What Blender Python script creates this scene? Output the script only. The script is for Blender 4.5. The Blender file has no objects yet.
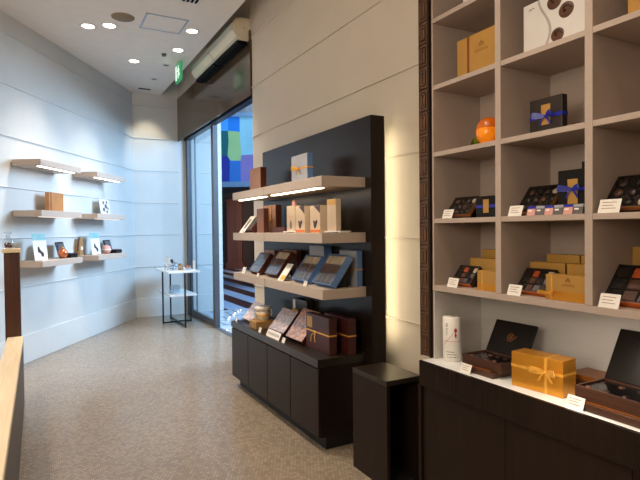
import bpy, bmesh, math, random
from mathutils import Vector, Matrix
random.seed(7)
COL = bpy.context.scene.collection
PI = math.pi

# ------------------------------------------------------------------ materials
def new_mat(name):
    m = bpy.data.materials.new(name); m.use_nodes = True
    nt = m.node_tree
    return m, nt, nt.nodes['Principled BSDF']

def lin(c):
    return tuple(((v / 12.92) if v <= 0.04045 else ((v + 0.055) / 1.055) ** 2.4) for v in c)

def mat(name, rgb, rough=0.5, metal=0.0, spec=0.5, var=0.06, scale=(8, 8, 8), bump=0.0, emit=None, estr=0.0, coat=0.0, detail=4):
    """plain surface with a little procedural variation; rgb in sRGB 0..1"""
    m, nt, b = new_mat(name)
    c = lin(rgb)
    tc = nt.nodes.new('ShaderNodeTexCoord'); mp = nt.nodes.new('ShaderNodeMapping')
    mp.inputs['Scale'].default_value = scale
    nz = nt.nodes.new('ShaderNodeTexNoise'); nz.inputs['Scale'].default_value = 1.0; nz.inputs['Detail'].default_value = detail
    rp = nt.nodes.new('ShaderNodeValToRGB')
    rp.color_ramp.elements[0].position = 0.3; rp.color_ramp.elements[1].position = 0.7
    rp.color_ramp.elements[0].color = (*[v * (1 - var * 2) for v in c], 1)
    rp.color_ramp.elements[1].color = (*[min(1, v * (1 + var * 2)) for v in c], 1)
    L = nt.links
    L.new(tc.outputs['Object'], mp.inputs['Vector']); L.new(mp.outputs['Vector'], nz.inputs['Vector'])
    L.new(nz.outputs['Fac'], rp.inputs['Fac']); L.new(rp.outputs['Color'], b.inputs['Base Color'])
    b.inputs['Roughness'].default_value = rough; b.inputs['Metallic'].default_value = metal
    b.inputs['Specular IOR Level'].default_value = spec
    b.inputs['Coat Weight'].default_value = coat
    if bump:
        bp = nt.nodes.new('ShaderNodeBump'); bp.inputs['Strength'].default_value = bump; bp.inputs['Distance'].default_value = 0.01
        L.new(nz.outputs['Fac'], bp.inputs['Height']); L.new(bp.outputs['Normal'], b.inputs['Normal'])
    if emit:
        b.inputs['Emission Color'].default_value = (*lin(emit), 1); b.inputs['Emission Strength'].default_value = estr
    return m

def mat_ramp(name, stops, scale=10, rough=0.4, kind='noise', detail=3, spec=0.5):
    """blotchy print: noise or voronoi through a colour ramp"""
    m, nt, b = new_mat(name)
    tc = nt.nodes.new('ShaderNodeTexCoord')
    if kind == 'noise':
        t = nt.nodes.new('ShaderNodeTexNoise'); t.inputs['Detail'].default_value = detail; out = t.outputs['Fac']
    else:
        t = nt.nodes.new('ShaderNodeTexVoronoi'); out = t.outputs['Distance']
    t.inputs['Scale'].default_value = scale
    rp = nt.nodes.new('ShaderNodeValToRGB'); rp.color_ramp.interpolation = 'LINEAR'
    els = rp.color_ramp.elements
    while len(els) < len(stops): els.new(0.5)
    for e, (p, c) in zip(els, stops): e.position = p; e.color = (*lin(c), 1)
    nt.links.new(tc.outputs['Object'], t.inputs['Vector']); nt.links.new(out, rp.inputs['Fac'])
    nt.links.new(rp.outputs['Color'], b.inputs['Base Color'])
    b.inputs['Roughness'].default_value = rough; b.inputs['Specular IOR Level'].default_value = spec
    return m

def mat_emit(name, rgb, s):
    m = bpy.data.materials.new(name); m.use_nodes = True; nt = m.node_tree
    nt.nodes.clear(); e = nt.nodes.new('ShaderNodeEmission'); o = nt.nodes.new('ShaderNodeOutputMaterial')
    e.inputs['Color'].default_value = (*lin(rgb), 1); e.inputs['Strength'].default_value = s
    nt.links.new(e.outputs[0], o.inputs['Surface']); return m

def mat_glass(name, tint=(0.93, 0.97, 1.0), gloss=0.5, rough=0.02, base=0.03):
    m = bpy.data.materials.new(name); m.use_nodes = True; nt = m.node_tree
    nt.nodes.clear()
    tr = nt.nodes.new('ShaderNodeBsdfTransparent'); gl = nt.nodes.new('ShaderNodeBsdfGlossy')
    mx = nt.nodes.new('ShaderNodeMixShader'); fr = nt.nodes.new('ShaderNodeLayerWeight'); pw = nt.nodes.new('ShaderNodeMath'); ma = nt.nodes.new('ShaderNodeMath')
    o = nt.nodes.new('ShaderNodeOutputMaterial')
    tr.inputs['Color'].default_value = (*tint, 1); gl.inputs['Roughness'].default_value = rough
    fr.inputs['Blend'].default_value = .5; pw.operation = 'POWER'; pw.inputs[1].default_value = 4.0; ma.operation = 'MULTIPLY_ADD'; ma.inputs[1].default_value = gloss; ma.inputs[2].default_value = base
    L = nt.links
    L.new(fr.outputs['Facing'], pw.inputs[0]); L.new(pw.outputs[0], ma.inputs[0]); L.new(ma.outputs[0], mx.inputs['Fac'])
    L.new(tr.outputs[0], mx.inputs[1]); L.new(gl.outputs[0], mx.inputs[2]); L.new(mx.outputs[0], o.inputs['Surface'])
    return m

def mat_tiles(name, cols, grout, tile=0.022, rough=0.4, bumpd=0.2, patch=0.25):
    m, nt, b = new_mat(name); L = nt.links
    tc = nt.nodes.new('ShaderNodeTexCoord'); br = nt.nodes.new('ShaderNodeTexBrick')
    br.offset = 0.5; br.inputs['Scale'].default_value = 1.0
    br.inputs['Brick Width'].default_value = tile; br.inputs['Row Height'].default_value = tile
    br.inputs['Mortar Size'].default_value = tile * 0.07; br.inputs['Mortar Smooth'].default_value = 0.3
    br.inputs['Color1'].default_value = (*lin(cols[0]), 1); br.inputs['Color2'].default_value = (*lin(cols[1]), 1)
    br.inputs['Mortar'].default_value = (*lin(grout), 1)
    nz = nt.nodes.new('ShaderNodeTexNoise'); nz.inputs['Scale'].default_value = 2.2; nz.inputs['Detail'].default_value = 5
    mr = nt.nodes.new('ShaderNodeMapRange'); mr.inputs['To Min'].default_value = 1 - patch; mr.inputs['To Max'].default_value = 1 + patch
    mx = nt.nodes.new('ShaderNodeMix'); mx.data_type = 'RGBA'; mx.blend_type = 'MULTIPLY'; mx.inputs['Factor'].default_value = 1
    L.new(tc.outputs['Object'], br.inputs['Vector']); L.new(tc.outputs['Object'], nz.inputs['Vector'])
    L.new(nz.outputs['Fac'], mr.inputs['Value']); L.new(br.outputs['Color'], mx.inputs['A']); L.new(mr.outputs['Result'], mx.inputs['B'])
    L.new(mx.outputs['Result'], b.inputs['Base Color']); b.inputs['Roughness'].default_value = rough
    bp = nt.nodes.new('ShaderNodeBump'); bp.inputs['Strength'].default_value = bumpd; bp.inputs['Distance'].default_value = 0.002; bp.invert = True
    L.new(br.outputs['Fac'], bp.inputs['Height']); L.new(bp.outputs['Normal'], b.inputs['Normal'])
    return m

def mat_stripes(name, c1, c2, period, rough=0.3):
    m, nt, b = new_mat(name); L = nt.links
    tc = nt.nodes.new('ShaderNodeTexCoord'); sx = nt.nodes.new('ShaderNodeSeparateXYZ')
    a = nt.nodes.new('ShaderNodeMath'); a.operation = 'DIVIDE'; a.inputs[1].default_value = period
    f = nt.nodes.new('ShaderNodeMath'); f.operation = 'FRACT'
    g = nt.nodes.new('ShaderNodeMath'); g.operation = 'GREATER_THAN'; g.inputs[1].default_value = 0.5
    mx = nt.nodes.new('ShaderNodeMix'); mx.data_type = 'RGBA'
    mx.inputs['A'].default_value = (*lin(c1), 1); mx.inputs['B'].default_value = (*lin(c2), 1)
    L.new(tc.outputs['Object'], sx.inputs[0]); L.new(sx.outputs['X'], a.inputs[0]); L.new(a.outputs[0], f.inputs[0])
    L.new(f.outputs[0], g.inputs[0]); L.new(g.outputs[0], mx.inputs['Factor']); L.new(mx.outputs['Result'], b.inputs['Base Color'])
    b.inputs['Roughness'].default_value = rough
    return m

M = {}
M['floor'] = mat_tiles('mosaic floor', [(.615, .555, .485), (.52, .465, .40)], (.42, .38, .33), 0.024, 0.21, patch=.12)
M['outfloor'] = mat_tiles('corridor tile', [(.72, .78, .84), (.64, .71, .78)], (.5, .55, .6), 0.4, 0.25, patch=.08)
M['stripe'] = mat_stripes('striped corridor floor', (.20, .13, .13), (.58, .68, .80), 0.70)
M['wall'] = mat('white wall paint', (.81, .81, .79), .6, var=.012, scale=(3, 3, 3), spec=.3)
M['cream'] = mat('cream wall paint', (.815, .765, .70), .55, var=.012, scale=(3, 3, 3), spec=.3)
M['base'] = mat('grey white baseboard', (.83, .83, .81), .5, var=.01)
M['ceil'] = mat('ceiling paint', (.91, .87, .82), .8, var=.012, spec=.2)
M['oak'] = mat('pale washed laminate', (.70, .63, .58), .5, var=.015, scale=(90, 4, 90), spec=.35)
M['oakh'] = mat('pale washed shelf laminate', (.72, .655, .60), .5, var=.015, scale=(60, 3, 90), spec=.35)
M['niche'] = mat('white laminate', (.76, .74, .72), .5, var=.015, scale=(20, 4, 60))
M['espresso'] = mat('espresso wood veneer', (.13, .085, .06), .4, var=.10, scale=(40, 40, 2.5), spec=.22)
M['espresso2'] = mat('dark espresso veneer', (.125, .09, .07), .27, var=.08, scale=(40, 40, 2.5), spec=.2)
M['espressotop'] = mat('espresso laminate top', (.15, .125, .105), .28, var=.1, scale=(60, 3, 60), spec=.5)
M['black'] = mat('matte black', (.05, .045, .045), .5)
M['choco'] = mat('moulded chocolate', (.37, .25, .155), .38, var=.12, scale=(12, 12, 12), spec=.6)
M['steel'] = mat('brushed dark steel', (.31, .32, .34), .45, metal=.2, var=.04)
M['navyframe'] = mat('dark blue grey frame', (.12, .16, .22), .4, metal=.4)
M['smoke'] = mat('smoked brown glass', (.30, .24, .18), .12, var=.12, scale=(2, 9, .6), spec=.7)
M['glass'] = mat_glass('door glass', (.86, .93, .97), .6)
M['acrylic'] = mat_glass('clear acrylic', (.93, .96, .98), .9, .05, .10)
M['film'] = mat_glass('clear lid film', (.96, .96, .97), .5, .10, .05)
M['acbody'] = mat('ivory plastic', (.86, .82, .72), .4, var=.012)
M['acpanel'] = mat('ivory grey plastic', (.80, .80, .75), .35, var=.012)
M['louvre'] = mat('black louvre', (.02, .02, .02), .7, spec=.1)
M['led'] = mat_emit('led strip', (1, .90, .76), 13)
M['led2'] = mat_emit('cool led strip', (1, .95, .9), 10)
M['led3'] = mat_emit('faint led strip', (1, .95, .9), 1.6)
M['cove'] = mat_emit('cove led', (1, .94, .78), 18)
M['lamp'] = mat_emit('downlight lens', (1, .95, .86), 14)
M['whitemetal'] = mat('white enamel', (.85, .83, .80), .4, var=.01)
M['speaker'] = mat('tan speaker cloth', (.56, .48, .38), .8, var=.05, scale=(200, 200, 200))
M['bluegrey'] = mat('aluminium hatch frame', (.62, .66, .70), .35, metal=.5)
M['green'] = mat('green sign face', (.13, .55, .33), .4, emit=(.15, .62, .38), estr=.5)
M['signwhite'] = mat('white pictogram', (.85, .92, .86), .4, emit=(.9, 1, .92), estr=.8)
M['birch'] = mat('birch ply', (.87, .79, .66), .45, var=.04, scale=(60, 3, 60))
M['walnut'] = mat('dark walnut', (.27, .14, .085), .35, var=.22, scale=(50, 50, 2), spec=.5)
M['grey'] = mat('grey brown panel', (.36, .32, .29), .5)
M['white'] = mat('white card', (.92, .90, .87), .5, var=.01)
M['whitegloss'] = mat('white gloss', (.93, .93, .92), .25, var=.008)
M['gold'] = mat('gold paper', (.76, .57, .28), .36, metal=.4, var=.06, scale=(3, 3, 3), spec=.6)
M['golddark'] = mat('deep gold foil', (.86, .59, .20), .3, metal=.6, var=.07, scale=(4, 4, 4))
M['goldpale'] = mat('pale gold paper', (.78, .60, .30), .4, metal=.4, var=.05, scale=(4, 4, 4))
M['goldline'] = mat('gold print', (.62, .42, .17), .35, metal=.3)
M['goldribbon'] = mat('gold ribbon', (.90, .66, .27), .35, metal=.3, var=.08, scale=(30, 30, 30))
M['copperribbon'] = mat('brown satin ribbon', (.52, .29, .10), .3, metal=.2)
M['brownbox'] = mat('chestnut card', (.50, .31, .20), .5, var=.06)
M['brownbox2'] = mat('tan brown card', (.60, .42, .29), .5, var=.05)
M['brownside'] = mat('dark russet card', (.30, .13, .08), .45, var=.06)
M['maroon'] = mat('maroon card', (.26, .105, .095), .4, var=.07, spec=.5)
M['darkbox'] = mat('dark chocolate card', (.155, .11, .09), .38, var=.08, spec=.5)
M['darkwood'] = mat('dark walnut box wood', (.27, .165, .115), .35, var=.18, scale=(4, 60, 60))
M['blackbox'] = mat('black lacquer card', (.07, .05, .043), .32, spec=.3)
M['blue'] = mat('blue card', (.36, .50, .69), .45, var=.03)
M['bluegreybox'] = mat('blue grey card', (.62, .62, .64), .45, var=.03)
M['blueribbon'] = mat('royal blue ribbon', (.14, .17, .60), .35, var=.08, scale=(40, 40, 40))
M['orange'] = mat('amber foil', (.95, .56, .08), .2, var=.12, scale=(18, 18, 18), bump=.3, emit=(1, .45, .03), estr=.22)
M['orangedark'] = mat('deep amber foil', (.80, .40, .07), .25, var=.12, scale=(18, 18, 18))
M['leaf'] = mat('green leaf', (.38, .45, .10), .5, var=.15, scale=(20, 20, 20))
M['orangecard'] = mat('orange card', (.80, .42, .17), .45)
M['tanorange'] = mat('orange brown card', (.74, .50, .27), .5, var=.06)
M['truffle_dark'] = mat('dark truffle', (.17, .09, .055), .35, var=.15, scale=(60, 60, 60))
M['truffle_milk'] = mat('milk truffle', (.33, .19, .115), .4, var=.15, scale=(60, 60, 60))
M['truffle_white'] = mat('ivory truffle', (.84, .76, .63), .4, var=.06, scale=(60, 60, 60))
M['truffle_orange'] = mat('orange wrap', (.78, .34, .14), .35, var=.1, scale=(60, 60, 60))
M['truffle_grey'] = mat('grey wrap', (.40, .38, .38), .3, var=.1, scale=(60, 60, 60))
M['traygold'] = mat('copper tray rim', (.66, .42, .22), .35, metal=.4)
M['print'] = mat_ramp('printed lid', [(.25, (.45, .33, .40)), (.42, (.82, .74, .72)), (.55, (.58, .55, .62)), (.72, (.86, .82, .78))], 22, .2)
M['printred'] = mat_ramp('printed warm lid', [(.25, (.55, .25, .18)), (.42, (.80, .62, .52)), (.55, (.52, .42, .42)), (.72, (.80, .70, .62))], 20, .2)
M['printpink'] = mat_ramp('printed pale pink lid', [(.25, (.62, .42, .42)), (.45, (.88, .80, .78)), (.6, (.70, .62, .66)), (.75, (.90, .86, .84))], 22, .2)
M['kraft'] = mat('kraft card', (.62, .48, .32), .6, var=.06)
M['ivory'] = mat('ivory card', (.80, .72, .62), .5, var=.02)
M['ink'] = mat('dark ink', (.20, .15, .14), .5)
M['redink'] = mat('red ink', (.66, .14, .20), .5)
M['pinkline'] = mat('pink line ink', (.86, .62, .66), .5)
M['pink'] = mat('pink sleeve', (.84, .62, .58), .45, var=.05)
M['teal'] = mat('pale teal print', (.56, .74, .75), .5)
M['yellow'] = mat('yellow print', (.88, .74, .25), .5)
M['copper'] = mat('copper foil', (.80, .47, .32), .25, metal=.7, var=.1, scale=(20, 20, 20))
M['glassdark'] = mat('black gel lining', (.08, .075, .075), .2, spec=.6)
M['paper_photo'] = mat('pale photo paper', (.83, .81, .79), .2, var=.02)
M['greyswirl'] = mat('grey swirl print', (.66, .63, .60), .3)
M['outwood'] = mat('corridor dark wood', (.30, .20, .16), .45, var=.3, scale=(.9, .9, .15))
M['outred'] = mat('corridor russet column', (.36, .20, .15), .45, var=.15, scale=(6, 6, .3))
M['outgrey'] = mat('corridor grey slats', (.40, .43, .46), .5, var=.35, scale=(5, 5, .1))
M['outdark'] = mat('corridor dark ceiling', (.12, .11, .11), .7)
M['outframe'] = mat('pale blue steel', (.45, .58, .70), .4)
M['dot'] = mat_emit('white bead', (1, .95, .88), 4)
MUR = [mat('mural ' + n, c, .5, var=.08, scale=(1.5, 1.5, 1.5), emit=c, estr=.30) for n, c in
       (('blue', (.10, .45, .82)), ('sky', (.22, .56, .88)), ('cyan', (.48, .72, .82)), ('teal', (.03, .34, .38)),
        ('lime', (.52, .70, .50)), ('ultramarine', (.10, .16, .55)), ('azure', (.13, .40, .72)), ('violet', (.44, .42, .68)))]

# ------------------------------------------------------------------ mesh builder
class MB:
    def __init__(s): s.bm = bmesh.new(); s.mi = 0
    def _tag(s, faces):
        for f in faces: f.material_index = s.mi
    def box(s, x0, x1, y0, y1, z0, z1, bev=0.0, T=None, seg=2):
        b = bmesh.new()
        bmesh.ops.create_cube(b, size=1)
        for v in b.verts:
            v.co = Vector((x0 + (v.co.x + .5) * (x1 - x0), y0 + (v.co.y + .5) * (y1 - y0), z0 + (v.co.z + .5) * (z1 - z0)))
        if bev: bmesh.ops.bevel(b, geom=b.edges[:], offset=bev, segments=seg, affect='EDGES', profile=.5)
        s._merge(b, T); return s
    def _merge(s, b, T=None):
        if T is not None: bmesh.ops.transform(b, matrix=T, verts=b.verts[:])
        vm = {}
        for v in b.verts: vm[v] = s.bm.verts.new(v.co)
        for f in b.faces:
            try:
                nf = s.bm.faces.new([vm[v] for v in f.verts]); nf.material_index = s.mi; nf.smooth = f.smooth
            except ValueError: pass
        b.free()
    def prism(s, pts, axis, a0, a1, T=None):
        """polygon pts (2-D) swept along an axis 'x','y' or 'z'"""
        b = bmesh.new()
        def P(p, a):
            return {'x': (a, p[0], p[1]), 'y': (p[0], a, p[1]), 'z': (p[0], p[1], a)}[axis]
        A = [b.verts.new(P(p, a0)) for p in pts]; B = [b.verts.new(P(p, a1)) for p in pts]
        n = len(pts)
        b.faces.new(A); b.faces.new(B[::-1])
        for i in range(n): b.faces.new([A[i], B[i], B[(i + 1) % n], A[(i + 1) % n]])
        bmesh.ops.recalc_face_normals(b, faces=b.faces[:])
        s._merge(b, T); return s
    def lathe(s, prof, n=24, T=None, cap=True, c=(0, 0), sx=1, sy=1):
        b = bmesh.new(); rings = []
        for r, z in prof:
            rings.append([b.verts.new((c[0] + sx * r * math.cos(2 * PI * k / n), c[1] + sy * r * math.sin(2 * PI * k / n), z)) for k in range(n)])
        for a, c2 in zip(rings, rings[1:]):
            for k in range(n):
                f = b.faces.new([a[k], a[(k + 1) % n], c2[(k + 1) % n], c2[k]]); f.smooth = True
        if cap: b.faces.new(rings[0][::-1]); b.faces.new(rings[-1])
        bmesh.ops.recalc_face_normals(b, faces=b.faces[:])
        s._merge(b, T); return s
    def tube(s, pts, r, n=8, closed=False, flat=1.0, T=None):
        b = bmesh.new(); pts = [Vector(p) for p in pts]; N = len(pts); rings = []
        up = Vector((0, 0, 1))
        for i, p in enumerate(pts):
            if closed: t = pts[(i + 1) % N] - pts[i - 1]
            else: t = pts[min(i + 1, N - 1)] - pts[max(i - 1, 0)]
            t.normalize()
            a = t.cross(up)
            if a.length < .05: a = t.cross(Vector((0, 1, 0)))
            a.normalize(); c = a.cross(t)
            rings.append([b.verts.new(p + a * r * math.cos(2 * PI * k / n) + c * r * flat * math.sin(2 * PI * k / n)) for k in range(n)])
        rr = list(zip(rings, rings[1:])) + ([(rings[-1], rings[0])] if closed else [])
        for A, B in rr:
            for k in range(n):
                f = b.faces.new([A[k], A[(k + 1) % n], B[(k + 1) % n], B[k]]); f.smooth = True
        if not closed: b.faces.new(rings[0][::-1]); b.faces.new(rings[-1])
        bmesh.ops.recalc_face_normals(b, faces=b.faces[:])
        s._merge(b, T); return s
    def strip(s, pts, w, t=.0012, T=None, ws=None):
        """flat ribbon through pts, w = width vector, given thickness"""
        b = bmesh.new(); pts = [Vector(p) for p in pts]; w = Vector(w) * .5; rows = []
        for i, p in enumerate(pts):
            d = (pts[min(i + 1, len(pts) - 1)] - pts[max(i - 1, 0)]).normalized()
            nn = d.cross(w).normalized() * t * .5; W = w * (ws[i] if ws else 1)
            rows.append([b.verts.new(p + W + nn), b.verts.new(p - W + nn), b.verts.new(p - W - nn), b.verts.new(p + W - nn)])
        for A, B in zip(rows, rows[1:]):
            for k in range(4): b.faces.new([A[k], A[(k + 1) % 4], B[(k + 1) % 4], B[k]])
        b.faces.new(rows[0][::-1]); b.faces.new(rows[-1])
        bmesh.ops.recalc_face_normals(b, faces=b.faces[:])
        s._merge(b, T); return s
    def ball(s, c, r, sx=1, sy=1, sz=1, n=12, T=None):
        b = bmesh.new(); bmesh.ops.create_uvsphere(b, u_segments=n, v_segments=max(6, n * 2 // 3), radius=r)
        for v in b.verts: v.co = Vector((v.co.x * sx + c[0], v.co.y * sy + c[1], v.co.z * sz + c[2]))
        for f in b.faces: f.smooth = True
        s._merge(b, T); return s
    def build(s, name, m, parent=None):
        me = bpy.data.meshes.new(name); s.bm.to_mesh(me); s.bm.free()
        for x in (m if isinstance(m, list) else [m]): me.materials.append(x)
        o = bpy.data.objects.new(name, me); COL.objects.link(o)
        if parent is not None: o.parent = parent
        return o

def tag(o, label, cat, group=None):
    o['label'] = label; o['category'] = cat
    if group: o['group'] = group
    return o
def thing(name, label, cat, loc, rz=0.0, group=None):
    o = bpy.data.objects.new(name, None); COL.objects.link(o); o.empty_display_size = .05
    o.location = loc; o.rotation_euler = (0, 0, rz)
    return tag(o, label, cat, group)
def struct(name, mb, m, parent=None):
    o = mb.build(name, m, parent)
    if parent is None: o['kind'] = 'structure'
    return o
def dup(root, loc, label, rz=None, group=None):
    r = root.copy(); COL.objects.link(r); r.location = loc; r['label'] = label
    if rz is not None: r.rotation_euler = (0, 0, rz)
    if group: r['group'] = group
    for ch in list(root.children):
        c = ch.copy(); COL.objects.link(c); c.parent = r
        for g in list(ch.children):
            d = g.copy(); COL.objects.link(d); d.parent = c
    return r
def text_part(name, txt, size, m, parent, loc, rot, space=1.0):
    cu = bpy.data.curves.new(name, 'FONT'); cu.body = txt; cu.size = size; cu.align_x = 'CENTER'; cu.align_y = 'CENTER'
    cu.extrude = .0004; cu.space_character = space; cu.resolution_u = 2
    t = bpy.data.objects.new(name, cu); COL.objects.link(t)
    dg = bpy.context.evaluated_depsgraph_get()
    me = bpy.data.meshes.new_from_object(t.evaluated_get(dg))
    bpy.data.objects.remove(t); bpy.data.curves.remove(cu)
    me.materials.clear(); me.materials.append(m)
    me.transform(Matrix.Translation(loc) @ rot)
    o = bpy.data.objects.new(name, me); COL.objects.link(o); o.parent = parent
    return o
FRONT = Matrix.Rotation(PI / 2, 4, 'X')       # text plane XY -> stands up facing -Y
EPS = .0006

# ------------------------------------------------------------------ room shell
FLOOR, CEIL = 0.0, 3.9
nx, ny = 0.849, -0.5284
nl = math.hypot(nx, ny); nx /= nl; ny /= nl            # left wall normal (into the room)
ux, uy = -ny, nx                                       # along the left wall, away from the camera
CX, CY = 1.468, 9.467                                  # far left corner
PHI_L = math.atan2(uy, ux)                             # rotation that faces local -Y along the normal
def LW(u, off): return (CX + ux * u + nx * off, CY + uy * u + ny * off)
def lwbox(mb, u0, u1, o0, o1, z0, z1, bev=0):
    T = Matrix.Translation((CX, CY, 0)) @ Matrix.Rotation(PHI_L, 4, 'Z')
    mb.box(u0, u1, -o1, -o0, z0, z1, bev, T)

fl = MB(); fl.box(-6.2, 2.43, -2.2, 9.47, -.1, 0); struct('floor', fl, M['floor'])
fl = MB(); fl.box(2.43, 3.6, -2, 9.467, -.1, 0); fl.box(3.6, 3.64, -2, 9.467, -.1, 0.0); struct('floor_corridor', fl, M['outfloor'])
fl = MB(); fl.box(3.05, 14, 9.467, 26, -.1, 0); fl.box(3.64, 14, -2, 9.467, -.1, 0)
struct('floor_striped', fl, M['stripe'])

RL = [1.441 + .5611 * k for k in range(-1, 5)]
w = MB(); lwbox(w, -13.6, 0.1, -.12, 0, 0, CEIL + .05)
for z in RL: lwbox(w, -13.6, 0.0, 0, .014, z - .008, z + .006, .004)
struct('wall_left', w, M['wall'])
w = MB(); w.box(CX - .06, 2.405, CY, CY + .12, 0, 4.3)
for z in RL: w.box(CX, 2.24, CY - .014, CY, z - .008, z + .006, .004)
struct('wall_back', w, M['wall'])
w = MB(); w.box(2.405, 3.04, CY, CY + .12, 0, 4.6)
for z in RL: w.box(2.44, 3.04, CY - .014, CY, z - .008, z + .006, .004)
w.box(2.44, 3.04, CY - .02, CY, 0, .33, .004)
struct('wall_corridor', w, M['wall'])
RR = [1.437 + .582 * k for k in range(-1, 5)]
w = MB(); w.box(2.258, 2.40, -2.1, 5.82, 0, 4.3)
for z in RR: w.box(2.244, 2.258, 2.32, 5.82, z - .007, z + .007, .004)
struct('wall_right', w, M['cream'])
w = MB(); w.box(-6.2, 2.4, -2.2, -2.1, 0, 4.3); struct('wall_rear', w, M['cream'])
w = MB(); w.box(2.25, 2.40, 5.82, CY, 3.82, 4.3); struct('wall_over_door', w, M['cream'])
c = MB(); c.box(-6.2, 1.95, -2.2, CY + .1, CEIL, CEIL + .06); c.box(1.90, 1.95, -2.2, CY + .1, CEIL + .06, 4.3)
c.box(1.95, 2.42, -2.2, CY + .1, 4.3, 4.36)
struct('ceiling', c, M['ceil'])
b = MB(); lwbox(b, -13.6, -.012, 0, .016, 0, .326, .004); struct('baseboard_left', b, M['base'])
b = MB(); b.box(CX + .01, 2.33, CY - .016, CY, 0, .33, .004); struct('baseboard_back', b, M['base'])
# smoked glass band above the doors
t = MB(); t.box(2.235, 2.25, 5.826, CY, 3.10, 3.86); struct('trim_1', t, M['smoke'])
t = MB(); t.box(2.34, 2.44, 5.825, CY, 3.12, 3.24, .004); struct('trim_2', t, M['navyframe'])
t = MB(); t.box(2.29, 2.40, 5.8205, CY, 3.24, 3.82); struct('trim_3', t, M['smoke'])
# fixed glass door sash
d = struct('door_1', MB().box(2.405, 2.417, 7.90, 9.36, .06, 3.10), M['glass'])
MB().box(2.37, 2.45, 7.80, 7.90, 0, 3.12, .005).build('door_stile', M['steel'], d)
MB().box(2.37, 2.45, 9.36, 9.462, 0, 3.12, .005).build('door_stile', M['steel'], d)
MB().box(2.39, 2.43, 7.90, 9.36, 0, .10, .004).build('door_rail', M['steel'], d)
MB().box(2.418, 2.440, 9.02, 9.06, .10, 3.12, .003).build('door_rail', M['steel'], d)
t = MB(); t.box(2.36, 2.45, 5.825, 7.80, .0005, .006); struct('trim_4', t, M['steel'])

# ------------------------------------------------------------------ corridor outside
yaw = .4956
RV = Vector((math.cos(yaw), -math.sin(yaw), 0)); FV = Vector((math.sin(yaw), math.cos(yaw), 0))
def camframe(dist): return Matrix.Translation(FV * dist) @ Matrix.Rotation(-yaw, 4, 'Z')   # X right, Y away
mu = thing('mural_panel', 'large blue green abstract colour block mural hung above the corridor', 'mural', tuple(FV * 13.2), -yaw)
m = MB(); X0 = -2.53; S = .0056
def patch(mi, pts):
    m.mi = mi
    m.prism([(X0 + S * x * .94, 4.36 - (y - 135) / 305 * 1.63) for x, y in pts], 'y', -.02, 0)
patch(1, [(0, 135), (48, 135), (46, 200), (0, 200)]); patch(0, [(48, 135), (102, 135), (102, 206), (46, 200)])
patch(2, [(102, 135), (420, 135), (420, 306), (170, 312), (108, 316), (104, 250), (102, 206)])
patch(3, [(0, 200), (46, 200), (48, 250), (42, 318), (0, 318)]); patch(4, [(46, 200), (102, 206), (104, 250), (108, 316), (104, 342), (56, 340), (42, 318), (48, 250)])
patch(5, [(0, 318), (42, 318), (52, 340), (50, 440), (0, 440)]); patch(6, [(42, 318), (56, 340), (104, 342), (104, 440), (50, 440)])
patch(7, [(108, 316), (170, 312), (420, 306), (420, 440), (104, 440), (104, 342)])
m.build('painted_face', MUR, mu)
MB().box(X0, X0 + 420 * S * .94, -.05, .08, 2.60, 2.73).build('frame', M['outframe'], mu)
MB().box(X0, X0 + 420 * S * .94, -.05, .08, 4.36, 4.46).build('frame', M['outframe'], mu)
w = MB(); w.box(-4, 6, 0, .2, 0, 6.5, T=camframe(21)); struct('wall_corridor_far', w, M['outwood'])
w = MB(); w.box(-4, 6, 0, .2, 4.46, 6.5, T=camframe(13.6)); struct('wall_corridor_upper', w, M['outgrey'])
w = MB(); w.box(-4, 5, .0, 7, 2.73, 2.8, T=camframe(13.7)); struct('ceiling_corridor', w, M['outdark'])
for i, (a, b_) in enumerate(((-3.62, -3.05), (-2.55, -2.25))):
    T = camframe(20.5)
    o = MB().box(a, b_, -.2, .2, 0, 2.73, .01, T=T).box(a - .06, b_ + .06, -.26, .26, 0, .25, .01, T=T).build('column', M['outred'])
    o['kind'] = 'structure'
lights = [(2.86, 8.58), (3.0, 8.78), (3.08, 8.93), (3.20, 9.1), (3.30, 9.25), (2.46, 7.50), (2.56, 7.38), (2.62, 7.62), (2.78, 8.40)]
ls = thing('bead_string', 'row of tiny bright white beads lying on the floor outside the glass door', 'string lights', (2.9, 8.5, 0))  # small white emissive beads joined by a thin wire
pts = sorted(lights, key=lambda p: p[1])
MB().tube([(x - 2.9, y - 8.5, .006) for x, y in pts], .003, 6).build('wire', M['whitemetal'], ls)
for x, y in pts: MB().ball((x - 2.9, y - 8.5, .014), .011, n=8).build('bead', M['dot'], ls)

# ------------------------------------------------------------------ ceiling fittings
def downlight(x, y, label, group='ceiling downlights', r=.068, lit=True):
    t = thing('ceiling_downlight', label, 'downlight', (x, y, CEIL), 0, group)
    MB().lathe([(r * .80, -.001), (r * .80, -.006), (r * 1.0, -.008), (r * 1.12, -.001)], 28, cap=False).build('trim_ring', M['whitemetal'], t)
    MB().lathe([(.001, -.0025), (r * .80, -.0025), (r * .80, -.001)], 28).build('lens', M['lamp'] if lit else M['grey'], t)
    return t
downlight(.557, 6.66, 'lit round downlight, left one of the pair beside the round speaker', r=.085)
downlight(.775, 6.53, 'lit round downlight between the left downlight and the round speaker', r=.085)
downlight(1.233, 7.73, 'lit round downlight standing alone near the left wall', r=.08)
downlight(1.671, 6.268, 'lit round downlight just right of the square ceiling hatch', r=.08)
downlight(1.677, 7.006, 'lit round downlight between the hatch and the green exit sign', r=.08)
downlight(1.671, 7.713, 'small dim recessed spot left of the green exit sign', 'dim recessed spots', .05, False)
downlight(1.652, 8.503, 'small dim recessed spot further back than the green exit sign', 'dim recessed spots', .05, False)
t = thing('ceiling_speaker', 'round tan ceiling speaker beside the square hatch', 'speaker', (.88, 6.207, CEIL))
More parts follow.
